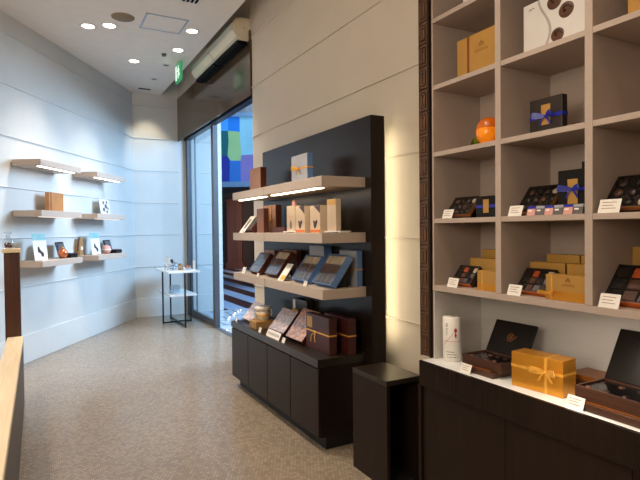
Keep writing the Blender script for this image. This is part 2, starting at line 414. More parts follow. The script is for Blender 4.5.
MB().lathe([(.001, -.012), (.10, -.010), (.105, -.001)], 32).build('grille', M['speaker'], t)
MB().lathe([(.105, -.001), (.105, -.011), (.122, -.008), (.125, -.001)], 32, cap=False).build('rim', M['speaker'], t)
t = thing('ceiling_hatch', 'square ceiling access hatch with a thin blue grey frame', 'hatch', (1.325, 6.20, CEIL))
f = MB(); a = .235
for x0, x1, y0, y1 in ((-a, a, -a, -a + .022), (-a, a, a - .022, a), (-a, -a + .022, -a, a), (a - .022, a, -a, a)): f.box(x0, x1, y0, y1, -.005, -.0005)
f.build('frame', M['bluegrey'], t); MB().box(-a + .022, a - .022, -a + .022, a - .022, -.003, -.0005).build('panel', M['ceil'], t)
t = thing('ceiling_air_vent', 'small black slotted air vent at the top edge of the ceiling', 'vent', (1.44, 5.36, CEIL))
MB().box(-.10, .10, -.14, .14, -.006, -.0005).build('frame', M['whitemetal'], t)
for k in range(4): MB().box(-.078 + k * .042, -.052 + k * .042, -.12, .12, -.009, -.0062).build('slot', M['louvre'], t)
t = thing('smoke_detector', 'tiny grey smoke detector on the ceiling left of the exit sign', 'detector', (1.546, 7.248, CEIL))
MB().lathe([(.001, -.03), (.025, -.03), (.035, -.001)], 16).build('housing', M['grey'], t)
t = thing('ceiling_diffuser', 'small dark linear diffuser in the ceiling by the back wall', 'vent', (1.62, 9.15, CEIL))
MB().box(-.10, .10, -.03, .03, -.008, -.0005, .002).build('housing', M['grey'], t)
MB().box(-.085, .085, -.015, .015, -.010, -.0082).build('slot', M['louvre'], t)
t = thing('exit_sign', 'green emergency exit sign with white running pictogram hanging from the ceiling', 'exit sign', (1.79, 7.45, CEIL), math.radians(90))
MB().box(-.16, .16, -.014, .014, -.29, -.04, .004).build('sign_body', M['green'], t)
MB().box(-.02, .02, -.012, .012, -.04, -.0005).build('hanger', M['whitemetal'], t)
for s_ in (-1, 1):
    g = MB(); y = .0155 * s_; e = .0012
    def bar(p, q, r): g.tube([(p[0], y, p[1]), (q[0], y, q[1])], r, 6, flat=1)
    g.lathe([(.001, 0), (.02, 0), (.02, .002), (.001, .002)], 12, Matrix.Translation((-.03, y - .001, -.09)) @ Matrix.Rotation(PI / 2, 4, 'X'))
    g.prism([(.06, -.06), (.13, -.06), (.13, -.26), (.06, -.26)], 'y', y - e, y + e)
    bar((-.04, -.115), (-.06, -.18), .011); bar((-.06, -.18), (-.02, -.215), .009); bar((-.02, -.215), (-.03, -.25), .008)
    bar((-.06, -.18), (-.10, -.22), .009); bar((-.04, -.12), (.01, -.15), .007); bar((-.045, -.12), (-.09, -.15), .007)
    g.build('pictogram', M['signwhite'], t)
# air conditioners on the wall over the door
def aircon(y0, y1, label):
    t = thing('air_conditioner', label, 'air conditioner', (2.2495, (y0 + y1) / 2, 3.74), 0, 'air conditioners over the door')
    L_ = (y1 - y0) / 2 - .004
    prof = [(0, 0), (-.09, 0), (-.165, .035), (-.205, .10), (-.205, .19), (-.175, .245), (-.11, .265), (0, .265)]
    MB().prism(prof, 'y', -L_, L_).build('housing', M['acbody'], t)
    MB().prism([(-.2058, .10), (-.2058, .19), (-.212, .185), (-.212, .105)], 'y', -L_ + .03, L_ - .03).build('front_panel', M['acpanel'], t)
    MB().prism([(-.03, -.001), (-.15, -.001), (-.150, -.020), (-.12, -.038), (-.03, -.038)], 'y', -L_ + .02, L_ - .01).build('louvre', M['louvre'], t)
    MB().lathe([(.001, 0), (.016, 0), (.016, .003), (.001, .003)], 14, Matrix.Translation((-.07, -L_, .14)) @ Matrix.Rotation(PI / 2, 4, 'X')).build('screw_cap', M['acpanel'], t)
aircon(5.86, 6.79, 'ivory air conditioner over the door, nearer unit beside the cream wall')
aircon(6.80, 7.73, 'ivory air conditioner over the door, farther unit beyond its twin')

# ------------------------------------------------------------------ floating shelves
def floating_shelf(name, label, w_, d_, loc, rz, group, th=.07, led=None, m='oakh'):
    """local: back at y=0, front at y=-d, top at z=0"""
    t = thing(name, label, 'shelf', loc, rz, group)
    MB().box(-w_ / 2, w_ / 2, -d_, 0, -th, 0, .0025).build('board', M[m], t)
    if led:
        MB().box(led[0], led[1], -d_ + .045, -d_ + .085, -th - .005, -th - .0006).build('led_strip', M[led[2]], t)
    return t
for (u0, u1, side) in ((-3.26, -2.40, 'nearer'), (-1.985, -1.125, 'farther')):
    for z, lv, led in ((2.312, 'top', True), (1.748, 'middle', True), (1.183, 'bottom', False)):
        u = (u0 + u1) / 2; x, y = LW(u, .0145)
        floating_shelf('floating_shelf', f'pale wood floating shelf on the white wall, {lv} of the {side} stack', u1 - u0, .33, (x, y, z), PHI_L,
                       'pale floating shelves on the white wall', led=(-.36, .36, 'led2' if lv == 'top' else 'led3') if led else None)

# ------------------------------------------------------------------ centre display
SEND, LEND, PF = 3.055, 4.86, 2.017
t = thing('display_back_panel', 'tall dark espresso back panel of the centre display against the cream wall', 'panel', (PF, 3.93, 0))
MB().box(0, .115, 2.985 - 3.93, 4.94 - 3.93, .0005, 2.285, .004).build('panel', M['espresso2'], t)
MB().box(.1155, .118 + .085, 3.14 - 3.93, 3.18 - 3.93, .66, 2.2).build('mounting_batten', M['black'], t)
MB().box(.125, .140, 3.10 - 3.93, 3.125 - 3.93, .70, 2.2).build('led_strip', M['cove'], t)
t = thing('display_cabinet', 'low dark espresso base cabinet with four plain doors under the lit shelves', 'cabinet', (1.82, 3.946, 0))
y0, y1 = 3.057 - 3.946, 4.835 - 3.946
MB().box(-.170, .19, y0 + .003, y1 - .003, .095, .570).build('carcass', M['espresso2'], t)
MB().box(-.194, .195, y0, y1, .572, .629, .002).build('worktop', M['espressotop'], t)
MB().box(-.12, .17, y0 + .03, y1 - .03, .0005, .095).build('plinth', M['black'], t)
for a, b_ in ((3.06, 3.50), (3.505, 3.945), (3.95, 4.39), (4.395, 4.832)):
    MB().box(-.190, -.1705, a - 3.946 + .0015, b_ - 3.946 - .0015, .10, .562, .002).build('door', M['espresso'], t)
DS = {1: 1.861, 2: 1.477, 3: 1.096}
for k, lv in ((1, 'top'), (2, 'middle'), (3, 'bottom')):
    for a, b_, side in ((SEND, 4.068, 'nearer'), (4.076, LEND, 'farther')):
        half = (b_ - a) / 2
        floating_shelf('floating_shelf', f'pale wood display shelf on the dark panel, {lv} level, {side} half', b_ - a, .349, (PF - .0008, (a + b_) / 2, DS[k]), -PI / 2,
                       'pale shelves on the dark panel', th=.07, led=((-half + .05, half - .12, 'led') if k == 1 else None))
# black pedestal
t = thing('black_pedestal', 'low black espresso pedestal with open end between the display and the counter', 'pedestal', (1.855, 2.603, 0))
x0, x1, y0, y1 = -.125, .125, -.183, .183
MB().box(x0, x1, y0, y1, .60, .63, .0015).build('top', M['espressotop'], t)
MB().box(x0, x0 + .022, y0, y1, .0005, .5995).build('side_panel', M['espresso'], t)
MB().box(x1 - .022, x1, y0, y1, .0005, .5995).build('side_panel', M['espresso'], t)
MB().box(x0 + .022, x1 - .022, y1 - .02, y1, .0005, .5995).build('back_panel', M['black'], t)
MB().box(x0 + .022, x1 - .022, y0 + .01, y1 - .02, .0005, .03).build('bottom_board', M['black'], t)

# ------------------------------------------------------------------ right wall unit
XF, XB, CW, PITCH, TH = 1.897, 2.243, .4562, .36, .024
YS = [2.2085 - CW * k for k in range(5)]
ST = {'A': 2.632, 'B': 2.272, 'C': 1.912, 'D': 1.552, 'E': 1.19, 'top': 2.992}
t = thing('wall_shelving_unit', 'tall pale wood shelving unit of open cubes above the dark counter', 'shelving', (XF, 1.75, .786))
def RB(mb, x0, x1, y0, y1, z0, z1, bev=.001): mb.box(x0 - XF, x1 - XF, y0 - 1.75, y1 - 1.75, z0 - .786, z1 - .786, bev); return mb
RB(MB(), XF, XB, YS[0] - .006, YS[0] + .006, 1.191, 3.0).build('side_panel', M['oak'], t)
RB(MB(), XF + .002, XB, YS[0] - .006, YS[0] + .006, .7865, 1.158).build('side_panel', M['niche'], t)
RB(MB(), XB, XB + .012, YS[4], YS[0] + .006, 1.16, 3.0).build('back_panel', M['oak'], t)
RB(MB(), XB, XB + .012, YS[4], YS[0] + .006, .7865, 1.158).build('back_panel', M['niche'], t)
for k in (1, 2, 3): RB(MB(), XF, XB - .0005, YS[k] - .0165, YS[k] + .0165, 1.1915, 2.99).build('divider', M['oak'], t)
RB(MB(), XF, XB - .0005, YS[4] - .0165, YS[4] + .0165, .79, 2.99).build('side_panel', M['oak'], t)
for k in range(4):
    lo, hi = YS[k + 1] + .0168, YS[k] - (.0168 if k else .0063)
    for n_ in 'ABCD':
        RB(MB(), XF + .001, XB - .0005, lo, hi, ST[n_] - TH, ST[n_]).build('shelf', M['oak'], t)
RB(MB(), XF - .001, XB - .0005, YS[4] + .017, YS[0] + .006, 1.161, 1.1905).build('bottom_board', M['oak'], t)
RB(MB(), XF, XB, YS[4] + .017, YS[0] - .007, 2.968, 2.99).build('top_board', M['oak'], t)
# strip of chocolate-bar relief
t = thing('chocolate_relief_strip', 'vertical strip of brown chocolate block relief beside the shelving unit', 'trim panel', (XF + .02, 2.27, .786))
MB().box(-.0175, .05, -.0475, .040, .001, 2.3).build('backing', M['choco'], t)
for k in range(18):
    z = .008 + k * .1228; b_ = MB()
    b_.box(-.0205, -.018, -.033, .038, z + .003, z + .1198, .001)
    for e0, x0 in ((.0, -.031), (.016, -.034)):
        ya, yb, za, zb_ = -.033 + e0 + .003, .036 - e0 - .003, z + .007 + e0, z + .1158 - e0; q_ = .008
        for q in ((ya, yb, za, za + q_), (ya, yb, zb_ - q_, zb_), (ya, ya + q_, za + q_, zb_ - q_), (yb - q_, yb, za + q_, zb_ - q_)): b_.box(x0, -.0195, *q, .002)
    b_.box(-.030, -.0195, -.005, .008, z + .036, z + .086, .003)
    b_.build('chocolate_block', M['choco'], t)
MB().box(-.030, -.018, .0385, .0415, .001, 2.3).build('edge_strip', M['choco'], t)
MB().box(-.031, -.018, -.0475, -.036, .001, 2.3).build('edge_strip', M['espresso'], t)
# counter
t = thing('shop_counter', 'long dark espresso counter with a white top below the shelving unit', 'counter', (2.03, .9, 0))
def CB(mb, x0, x1, y0, y1, z0, z1, bev=.0015): mb.box(x0 - 2.03, x1 - 2.03, y0 - .9, y1 - .9, z0, z1, bev); return mb
CB(MB(), 1.8285, 2.256, -.3, 2.225, .755, .785).build('top', M['whitegloss'], t)
CB(MB(), 1.812, 1.8275, -.3, 2.232, .65, .7845).build('fascia', M['espresso2'], t)
CB(MB(), 1.85, 2.25, -.28, 2.22, .08, .754).build('carcass', M['black'], t)
CB(MB(), 1.812, 2.25, 2.2205, 2.2395, .0005, .649).build('end_panel', M['espresso'], t)
for a, b_ in ((1.653, 2.219), (1.083, 1.650), (.513, 1.080), (-.06, .510)):
    CB(MB(), 1.827, 1.8455, a, b_, .09, .646).build('door', M['espresso'], t)
CB(MB(), 1.88, 2.2, -.28, 2.2, .0005, .0795).build('plinth', M['black'], t)

# ------------------------------------------------------------------ left foreground partition
t = thing('low_partition', 'low partition with a pale birch ledge at the left edge', 'partition', (-.19, 2.8, 0))
MB().box(-.058, .058, -2.5, 2.47, .0005, .55).build('body', M['grey'], t)
MB().box(-.064, .060, -2.5, 2.475, .5505, .59, .006).build('ledge', M['birch'], t)
t = thing('partition_post', 'dark walnut post with a birch cap at the end of the ledge', 'post', (-.205, 5.37, 0))
MB().box(-.062, .058, -.09, .06, .0005, 1.325, .003).build('shaft', M['walnut'], t)
MB().box(-.075, .066, -.098, .068, 1.3255, 1.36, .003).build('cap', M['birch'], t)
# cellophane wrapped bag on the post
t = thing('cellophane_bag', 'clear crinkled cellophane bag with brown sweets on top of the birch capped post', 'bag', (-.235, 5.36, 1.3605))
b_ = MB(); random.seed(3)
b_.lathe([(.045, .001), (.052, .03), (.046, .07), (.018, .10), (.012, .107), (.030, .135), (.038, .15)], 14, cap=False, sx=.9, sy=.8)
for v in b_.bm.verts: v.co += Vector((random.uniform(-.004, .004), random.uniform(-.004, .004), 0))
b_.build('wrapper', M['acrylic'], t)
for k in range(5): MB().ball((.018 * math.cos(k * 1.26), .016 * math.sin(k * 1.26), .022 + .018 * (k % 2)), .015, n=8).build('sweet', M['truffle_milk'], t)
MB().tube([(.013 * math.cos(a), .011 * math.sin(a), .103) for a in [k * PI / 6 for k in range(12)]], .003, 6, closed=True).build('tie', M['copperribbon'], t)

# ------------------------------------------------------------------ product builders
RZ = -PI / 2        # faces the aisle (-X): local +X runs towards the camera
def bow(parent, x, y, z, s, m, name='bow', tails=True, drop=.9):
    b = MB()
    for sg in (-1, 1):
        A_ = [k * 2 * PI / 14 for k in range(15)]
        pts = [(x + sg * s * .5 * (1 - math.cos(a)) * .95, y - .012 * (1 - math.cos(a)) - .16 * s * (.5 + .5 * math.sin(a)) * (1 - math.cos(a)) * .5 - .002, z + .14 * s * (1 - math.cos(a)) * .5 + .10 * s * math.sin(a)) for a in A_]
        b.strip(pts, (sg * -s * .10, 0, s * .40), .0013, ws=[.35 + .65 * (.5 - .5 * math.cos(a)) for a in A_])
        if tails:
            b.strip([(x, y - .003, z), (x + sg * s * .30, y - .006, z - s * .32 * drop), (x + sg * s * .52, y - .003, z - s * .75 * drop)], (s * .16, 0, s * .08), .0013)
    b.ball((x, y - .004, z), s * .11, n=8)
    return b.build(name, m, parent)
def flat_mark(parent, name, m, x0, x1, z0, z1, y, t=.0008):
    return MB().box(x0, x1, y - t, y - .0001, z0, z1).build(name, m, parent)
def crest(parent, x, y, z, s, m):
    g = MB()
    g.ball((x, y - .0004, z + s * .35), s * .22, sy=.06, n=10); g.ball((x - s * .3, y - .0004, z + s * .12), s * .2, sy=.06, n=10); g.ball((x + s * .3, y - .0004, z + s * .12), s * .2, sy=.06, n=10)
    g.box(x - s * .5, x + s * .5, y - .001, y - .0002, z - s * .16, z - s * .08)
    return g.build('crest', m, parent)
def upright_box(name, label, w_, d_, h_, y, x, z, m, group=None, side=None, ribbon=None, rpos=.5, rv=None, label_m=None, lab=None, bowm=None, bowx=0, logo=None, rw=.009, cat='gift box', rz=RZ, tilt=0, band=None):
    t = thing(name, label, cat, (x, y, z + EPS), rz, group)
    # local: front at y=0, back at y=d
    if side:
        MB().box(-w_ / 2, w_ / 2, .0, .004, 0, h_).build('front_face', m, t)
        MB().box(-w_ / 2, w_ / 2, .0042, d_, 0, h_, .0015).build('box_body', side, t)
    else:
        MB().box(-w_ / 2, w_ / 2, 0, d_, 0, h_, .0018).build('box_body', m, t)
    if band: flat_mark(t, 'printed_band', band, -w_ / 2 + .0005, w_ / 2 - .0005, h_ * .0 + .002, h_ * .36, 0)
    if ribbon:
        r = MB(); zz = h_ * rpos; e = .0011
        if rpos > 0: r.box(-w_ / 2 - e, w_ / 2 + e, -e, d_ + e, zz - rw / 2, zz + rw / 2)
        if rv is not None: r.box(rv - rw / 2, rv + rw / 2, -e * 1.2, d_ + e, 0.0005, h_ + e)
        r.build('ribbon', ribbon, t)
    if lab: flat_mark(t, 'gold_label', label_m, *lab, -.0002, .0012)
    if bowm: bow(t, bowx, -.002, h_ * rpos, min(.062, w_ * .32), bowm)
    if logo:
        crest(t, logo[0], -.0002, logo[1] + logo[2] * .8, logo[2], M['goldline'])
        text_part('lettering', 'GODIVA', logo[2] * .62, M['goldline'], t, Vector((logo[0], -.0006, logo[1])), FRONT, 1.1)
    return t
def tilted_box(name, label, w_, l_, t_, alpha, y, x, z, m, inner, grid, choc, group=None, lid=True, lidm=None, rim=None, rz=RZ, cat='chocolate box', dome=False, front_only=False):
    """presentation box tipped towards the aisle on a small wedge"""
    T_ = thing(name, label, cat, (x, y, z + EPS), rz, group)
    ca, sa = math.cos(alpha), math.sin(alpha)
    Tm = Matrix.Translation((0, t_ * sa, t_ * ca)) @ Matrix.Rotation(alpha, 4, 'X')     # X width, Y up the slope, Z outwards (0 = top)
    Tm = Matrix.Translation((0, 0, 0)) @ Tm
    wl = .006
    b = MB(); b.box(-w_ / 2, w_ / 2, 0, l_, -t_, -t_ + .006, T=Tm)
    for q in ((-w_ / 2, -w_ / 2 + wl, 0, l_), (w_ / 2 - wl, w_ / 2, 0, l_), (-w_ / 2 + wl, w_ / 2 - wl, 0, wl), (-w_ / 2 + wl, w_ / 2 - wl, l_ - wl, l_)):
        b.box(*q, -t_ + .006, 0, T=Tm)
    tr = b.build('tray', m, T_)
    P = lambda v, n: (Tm @ Vector((0, v, n)))
    p1, p2 = P(l_ * .2, -t_ - .001), P(l_ * .82, -t_ - .001)
    MB().prism([(p1.y, p1.z), (p2.y, p2.z), (p2.y + .01, 0), (p1.y + .01, 0)], 'x', -w_ * .3, w_ * .3).build('stand', M['blackbox'], T_)
    if inner is not None:
        MB().box(-w_ / 2 + wl, w_ / 2 - wl, wl, l_ - wl, -t_ + .0065, -.014, T=Tm).build('insert', inner, T_)
    if rim: 
        e = MB()
        for q in ((-w_ / 2, w_ / 2, -.0012, 0), (-w_ / 2 - .0012, -w_ / 2, 0, l_), (w_ / 2, w_ / 2 + .0012, 0, l_))[:1 if front_only else 3]: e.box(*q, -t_ * (.98 if front_only else .6), .0008, T=Tm)
        e.build('rim', rim, T_)
    if grid:
        nx_, ny_ = grid; cw, ch = (w_ - 2 * wl) / nx_, (l_ - 2 * wl) / ny_
        for j in range(ny_):
            for i in range(nx_):
                cx = -w_ / 2 + wl + cw * (i + .5); cy = wl + ch * (j + .5)
                mm = choc(i, j)
                if mm is None: continue
                k = MB()
                if dome: k.lathe([(.32, -.013), (.40, -.010), (.38, -.004), (.22, -.0015), (.01, -.001)], 10, T=Tm, c=(0, 0)) if False else k.ball((cx, cy, -.010), min(cw, ch) * .40, sz=.009 / (min(cw, ch) * .40), n=8, T=Tm)
                else: k.box(cx - cw * .42, cx + cw * .42, cy - ch * .42, cy + ch * .42, -.0138, -.004, .003, T=Tm, seg=1)
                k.build('chocolate', mm, T_)
    if lid:
        MB().box(-w_ / 2 + .001, w_ / 2 - .001, .001, l_ - .001, .0006, .0026, T=Tm).build('lid', lidm or M['film'], T_)
    return T_
def price_tag(y, x, z, label, w_=.075, h_=.05, rz=RZ, lines=3, group='white price cards'):
    t = thing('price_card', label, 'price card', (x, y, z + EPS), rz, group)
    T = Matrix.Rotation(math.radians(-20), 4, 'X')
    MB().box(-w_ / 2, w_ / 2, 0, .0015, 0, h_, T=T).build('card', M['white'], t)
    MB().prism([(.003, 0), (.02, 0), (.003 + .010, h_ * .55)], 'x', -w_ * .3, w_ * .3).build('support', M['acrylic'], t)
    g = MB()
    for k in range(lines):
        g.box(-w_ * .36, w_ * (.30 - .13 * (k % 2)), -.0006, -.0001, h_ * (.75 - .22 * k), h_ * (.75 - .22 * k) + .0022, T=T)
    g.build('printed_lines', M['goldline'], t)
    return t
def gable(u): return u

# ------------------------------------------------------------------ goods: right shelving
SZ = ST
# row A-B
upright_box('gold_gift_box', 'large gold gift box with brown ribbon in the cell above the orange egg', .27, .09, .206, 1.944, 1.955, SZ['B'], M['gold'], ribbon=M['copperribbon'], rpos=-1, rv=-.055, rw=.014, logo=(.035, .115, .034))
# print-covered box with truffles
t = thing('photo_printed_box', 'white box printed with brown swirl chocolates on the upper shelf', 'gift box', (1.955, 1.498, SZ['B'] + EPS), RZ)
MB().box(-.155, .155, 0, .10, 0, .225, .002).build('box_body', M['paper_photo'], t)
s_ = MB(); s_.strip([(-.045 + .03 * math.sin(k * .45) , -.0008, .005 + .215 * k / 10) for k in range(11)], (.012, 0, 0), .0008); s_.build('printed_swirl', M['greyswirl'], t)
for cx, cz, r in ((.005, .19, .036), (.062, .135, .036), (.02, .045, .032)):
    g = MB(); g.ball((cx, 0, cz), r, sy=.12, sz=.92, n=16); g.build('printed_truffle', M['truffle_milk'], t)
    g = MB(); g.tube([(cx + (r * .75 - a * .0042) * math.cos(a * .9), -.0052, cz + (r * .7 - a * .0040) * math.sin(a * .9)) for a in range(8)], .0028, 6); g.build('swirl', M['truffle_dark'], t)
MB().ball((.115, 0, .205), .026, sy=.12, sz=.8, n=12).build('printed_truffle', M['goldpale'], t)
s_ = MB(); s_.strip([(-.125, -.0008, .195), (-.118, -.0008, .202), (-.112, -.0008, .194), (-.104, -.0008, .203), (-.095, -.0008, .196)], (0, 0, .003), .0006); s_.build('printed_script', M['grey'], t)
upright_box('gold_gift_box', 'gold gift box cut off by the photo edge in the third column', .26, .09, .20, 1.045, 1.95, SZ['B'], M['gold'])
upright_box('white_gift_box', 'pale grey box at the top of the left column, mostly out of view', .2, .09, .20, 1.93, 1.95, SZ['A'], M['paper_photo'])
# row B-C
t = thing('foil_egg', 'amber orange foil wrapped egg with a green leaf in the left column', 'egg', (1.985, 1.892, SZ['C'] + EPS), RZ); t.scale = (.93, .93, .94)
prof = [(.012, .001), (.034, .006)] + [(.066 * math.sin(a) ** .9, .068 - .068 * math.cos(a) if a < PI / 2 else .068 + .077 * -math.cos(a)) for a in [PI * k / 14 for k in range(4, 14)]] + [(.002, .145)]
e = MB(); e.lathe(prof, 22)
for v in e.bm.verts:
    a = math.atan2(v.co.y, v.co.x); k_ = 1 + .045 * math.sin(9 * a) * max(0, 1 - v.co.z / .09)
    v.co.x *= k_; v.co.y *= k_
e.build('egg_body', M['orange'], t)
e = MB(); e.lathe([(r_ * 1.015, z_ + (.0012 if z_ > .12 else 0)) for r_, z_ in prof if z_ > .08], 22, cap=False); e.build('upper_foil', M['orangedark'], t)
e = MB()
for k in range(5):
    e.strip([(-.050 - .008 * k, -.03 + .012 * k, .004), (-.062 - .014 * k, -.032 + .012 * k, .050 - .006 * k), (-.085 - .014 * k, -.034 + .012 * k, .012)], (.010, .03, .012), .002)
e.build('leaf', M['leaf'], t)
bx_ = upright_box('blue_ribbon_box', 'dark square box with blue bow and gold label alone in the middle column', .168, .035, .165, 1.573, 2.0, SZ['C'], M['darkbox'], ribbon=M['blueribbon'], rpos=.50, label_m=M['gold'], lab=(-.022, .025, .045, .135), bowm=M['blueribbon'], bowx=0, rw=.016)
# row C-D : column 1
dk = lambda i, j: (M['truffle_dark'], M['truffle_dark'], M['truffle_milk'], M['blackbox'])[(i * 3 + j * 2) % 4]
def dk2(i, j):
    if (i, j) == (3, 2): return M['truffle_white']
    return (M['truffle_dark'], M['blackbox'], M['truffle_milk'])[(i * 2 + j) % 3]
al = math.radians(50)
tilted_box('assortment_box', 'small tilted black chocolate assortment with copper rim in the left column', .175, .125, .03, al, 2.085, 1.925, SZ['D'], M['blackbox'], M['glassdark'], (4, 3), dk2, 'tilted black assortment boxes', rim=M['traygold'], dome=True)
price_tag(2.113, 1.907, SZ['D'], 'white price card before the small black assortment in the left column')
upright_box('blue_ribbon_box', 'low dark box with blue ribbon and gold label in the left column', .155, .06, .098, 1.863, 1.945, SZ['D'], M['blackbox'], ribbon=M['blueribbon'], rpos=.55, label_m=M['gold'], lab=(-.028, .008, .022, .088), rw=.014)
upright_box('black_gift_box', 'taller black box standing behind the blue ribboned box in the left column', .155, .06, .155, 1.862, 2.08, SZ['D'], M['blackbox'])
upright_box('black_gift_box', 'black box with a gold edge tag behind the small assortment', .12, .05, .118, 2.02, 2.11, SZ['D'], M['blackbox'], label_m=M['gold'], lab=(.01, .05, .085, .105))
# column 2
tilted_box('assortment_box', 'tilted black chocolate assortment behind the row of small packs', .18, .16, .03, al, 1.635, 1.955, SZ['D'], M['blackbox'], M['glassdark'], (4, 3), dk2, 'tilted black assortment boxes', rim=M['traygold'], dome=True)
price_tag(1.665, 1.905, SZ['D'], 'white price card left of the row of small packs')
def pack(y, k):
    t = thing('small_candy_pack', f'small {"pale pink" if k % 2 == 0 else "grey brown"} candy pack, {("first", "second", "third", "fourth", "fifth", "sixth")[k]} from the price card', 'candy pack', (1.918, y, SZ['D'] + EPS), RZ, 'row of small candy packs')
    T = Matrix.Rotation(math.radians(-14), 4, 'X')
    MB().box(-.0215, .0215, 0, .016, 0, .036, .002, T=T).build('pack_body', M['pink'] if k % 2 == 0 else M['truffle_grey'], t)
    MB().box(-.0217, .0217, -.0006, .0163, .030, .042, .001, T=T).build('flap', M['blueribbon'] if k % 2 == 0 else M['bluegreybox'], t)
    MB().box(-.015, .004, -.0009, -.0002, .018, .025, T=T).build('sticker', M['white'], t)
for k in range(6): pack(1.588 - .0455 * k, k)
upright_box('blue_ribbon_box', 'tall black box with blue bow and gold label at the right of the middle column', .165, .055, .19, 1.42, 1.99, SZ['D'], M['blackbox'], ribbon=M['blueribbon'], rpos=.56, label_m=M['gold'], lab=(-.035, .012, .045, .15), bowm=M['blueribbon'], bowx=-.012, rw=.013)
upright_box('black_gift_box', 'tallest black box standing behind the tall blue ribboned box', .12, .06, .232, 1.40, 2.09, SZ['D'], M['blackbox'])
# column 3
tilted_box('assortment_box', 'tilted black assortment with two ivory pieces in the right column', .24, .165, .035, al, 1.165, 1.93, SZ['D'], M['blackbox'], M['glassdark'], (4, 3), lambda i, j: M['truffle_white'] if (i, j) in ((2, 2), (2, 0)) else dk(i, j), 'tilted black assortment boxes', rim=M['traygold'], dome=True)
price_tag(1.222, 1.905, SZ['D'], 'white price card before the black assortment in the right column', .085, .055)
# row D-E
def ow(i, j): return (M['truffle_dark'], M['truffle_orange'], M['blackbox'], M['truffle_milk'], M['truffle_grey'])[(i + j * 2) % 5]
def ow2(i, j): return {0: M['blackbox'], 1: (M['truffle_milk'], M['truffle_milk'], M['truffle_orange'])[j], 2: (M['truffle_grey'], M['blackbox'], M['blackbox'])[j], 3: (M['blackbox'], M['truffle_grey'], M['truffle_white'])[j]}[i]
tilted_box('assortment_box', 'small tilted carré assortment with orange base in the left column'.replace('carré', 'chocolate'), .145, .118, .028, al, 2.065, 1.93, SZ['E'], M['darkbox'], M['glassdark'], (4, 3), ow2, 'tilted orange based assortment boxes', rim=M['orangecard'], front_only=True)
price_tag(2.075, 1.905, SZ['E'], 'white price card in front of the small orange based assortment')
upright_box('gold_gift_box', 'front gold box with ribbon in the left column beside the assortment', .135, .055, .098, 1.846, 1.925, SZ['E'], M['gold'], band=M['golddark'], ribbon=M['goldribbon'], rpos=-3, rv=-.035, rw=.006)
upright_box('gold_gift_box', 'middle gold box standing behind the front gold box, left column', .19, .06, .150, 1.985, 2.04, SZ['E'], M['goldpale'], ribbon=M['golddark'], rpos=-3, rv=-.07, rw=.006)
upright_box('gold_gift_box', 'rearmost gold box at the back of the left column', .19, .05, .192, 1.985, 2.13, SZ['E'], M['goldpale'])
tilted_box('assortment_box', 'tilted assortment with orange piece and orange base in the middle column', .165, .13, .03, al, 1.625, 1.93, SZ['E'], M['darkbox'], M['glassdark'], (4, 3), ow2, 'tilted orange based assortment boxes', rim=M['orangecard'], front_only=True)
price_tag(1.672, 1.905, SZ['E'], 'white price card in front of the orange based assortment, middle column')
upright_box('gold_gift_box', 'front gold box with crest and gold bow in the middle column', .205, .06, .108, 1.412, 1.925, SZ['E'], M['gold'], band=M['golddark'], ribbon=M['goldribbon'], rpos=-3, rv=-.072, rw=.008, logo=(.005, .066, .024))
bow(bpy.data.objects['gold_gift_box.005'], -.085, -.004, .028, .035, M['goldribbon'], drop=.6)
upright_box('gold_gift_box', 'gold box in the second row, left of the pair, middle column', .185, .05, .147, 1.615, 2.06, SZ['E'], M['goldpale'])
upright_box('gold_gift_box', 'gold box in the second row touching the divider, middle column', .085, .05, .147, 1.468, 2.06, SZ['E'], M['goldpale'], ribbon=M['golddark'], rpos=-3, rv=-.01, rw=.008)
upright_box('gold_gift_box', 'gold box in the back row, left of the pair, middle column', .17, .05, .182, 1.585, 2.13, SZ['E'], M['goldpale'])
upright_box('gold_gift_box', 'gold box in the back row touching the divider, middle column', .10, .05, .182, 1.442, 2.13, SZ['E'], M['goldpale'])
tilted_box('assortment_box', 'largest tilted assortment with orange piece in the right column', .26, .175, .035, al, 1.155, 1.93, SZ['E'], M['darkbox'], M['glassdark'], (4, 3), ow2, 'tilted orange based assortment boxes', rim=M['orangecard'], front_only=True)
price_tag(1.222, 1.905, SZ['E'], 'white price card in front of the largest orange based assortment', .08, .055)
upright_box('gold_gift_box', 'gold box behind the largest tilted assortment in the right column', .16, .05, .225, 1.205, 2.16, SZ['E'], M['goldpale'])

# ------------------------------------------------------------------ goods: counter
ZC = .785
t = thing('printed_paper_cylinder', 'white paper wrapped cylinder with red emblem on the counter end', 'canister', (1.962, 2.137, ZC + EPS), RZ)
MB().lathe([(.046, 0), (.0485, .002), (.0485, .234), (.046, .237), (.001, .237)], 36).build('canister', M['white'], t)
OFF = 62
def on_cyl(mb, a0, a1, z0, z1, r=.0488, t_=.0005, n=4):
    """patch on the cylinder between angles (degrees, 0 = facing front, + right)"""
    for k in range(n):
        A = [math.radians(OFF + a0 + (a1 - a0) * q / n) for q in (k, k + 1)]
        P_ = [(math.sin(a) * rr, -math.cos(a) * rr) for rr in (r, r + t_) for a in A]
        mb.prism([P_[0], P_[1], P_[3], P_[2]], 'z', z0, z1)
g = MB()
for k, (dz, w_) in enumerate(((.202, 5), (.194, 7), (.188, 4), (.174, 6), (.166, 4), (.154, 5), (.144, 3))): on_cyl(g, -48 - w_, -48 + w_, dz, dz + .0035, n=1)
g.build('printed_column', M['ink'], t); g = MB()
for k in range(3): on_cyl(g, -50 + 3 * k, 2 + 12 * k, .052 - .014 * k, .0545 - .014 * k, n=3)
g.build('printed_lines', M['ink'], t)
g = MB(); on_cyl(g, 3, 14, .158, .180, n=2); on_cyl(g, -2, 19, .164, .174, n=3); on_cyl(g, 5, 12, .130, .158, n=2); on_cyl(g, 1, 16, .138, .147, n=2)
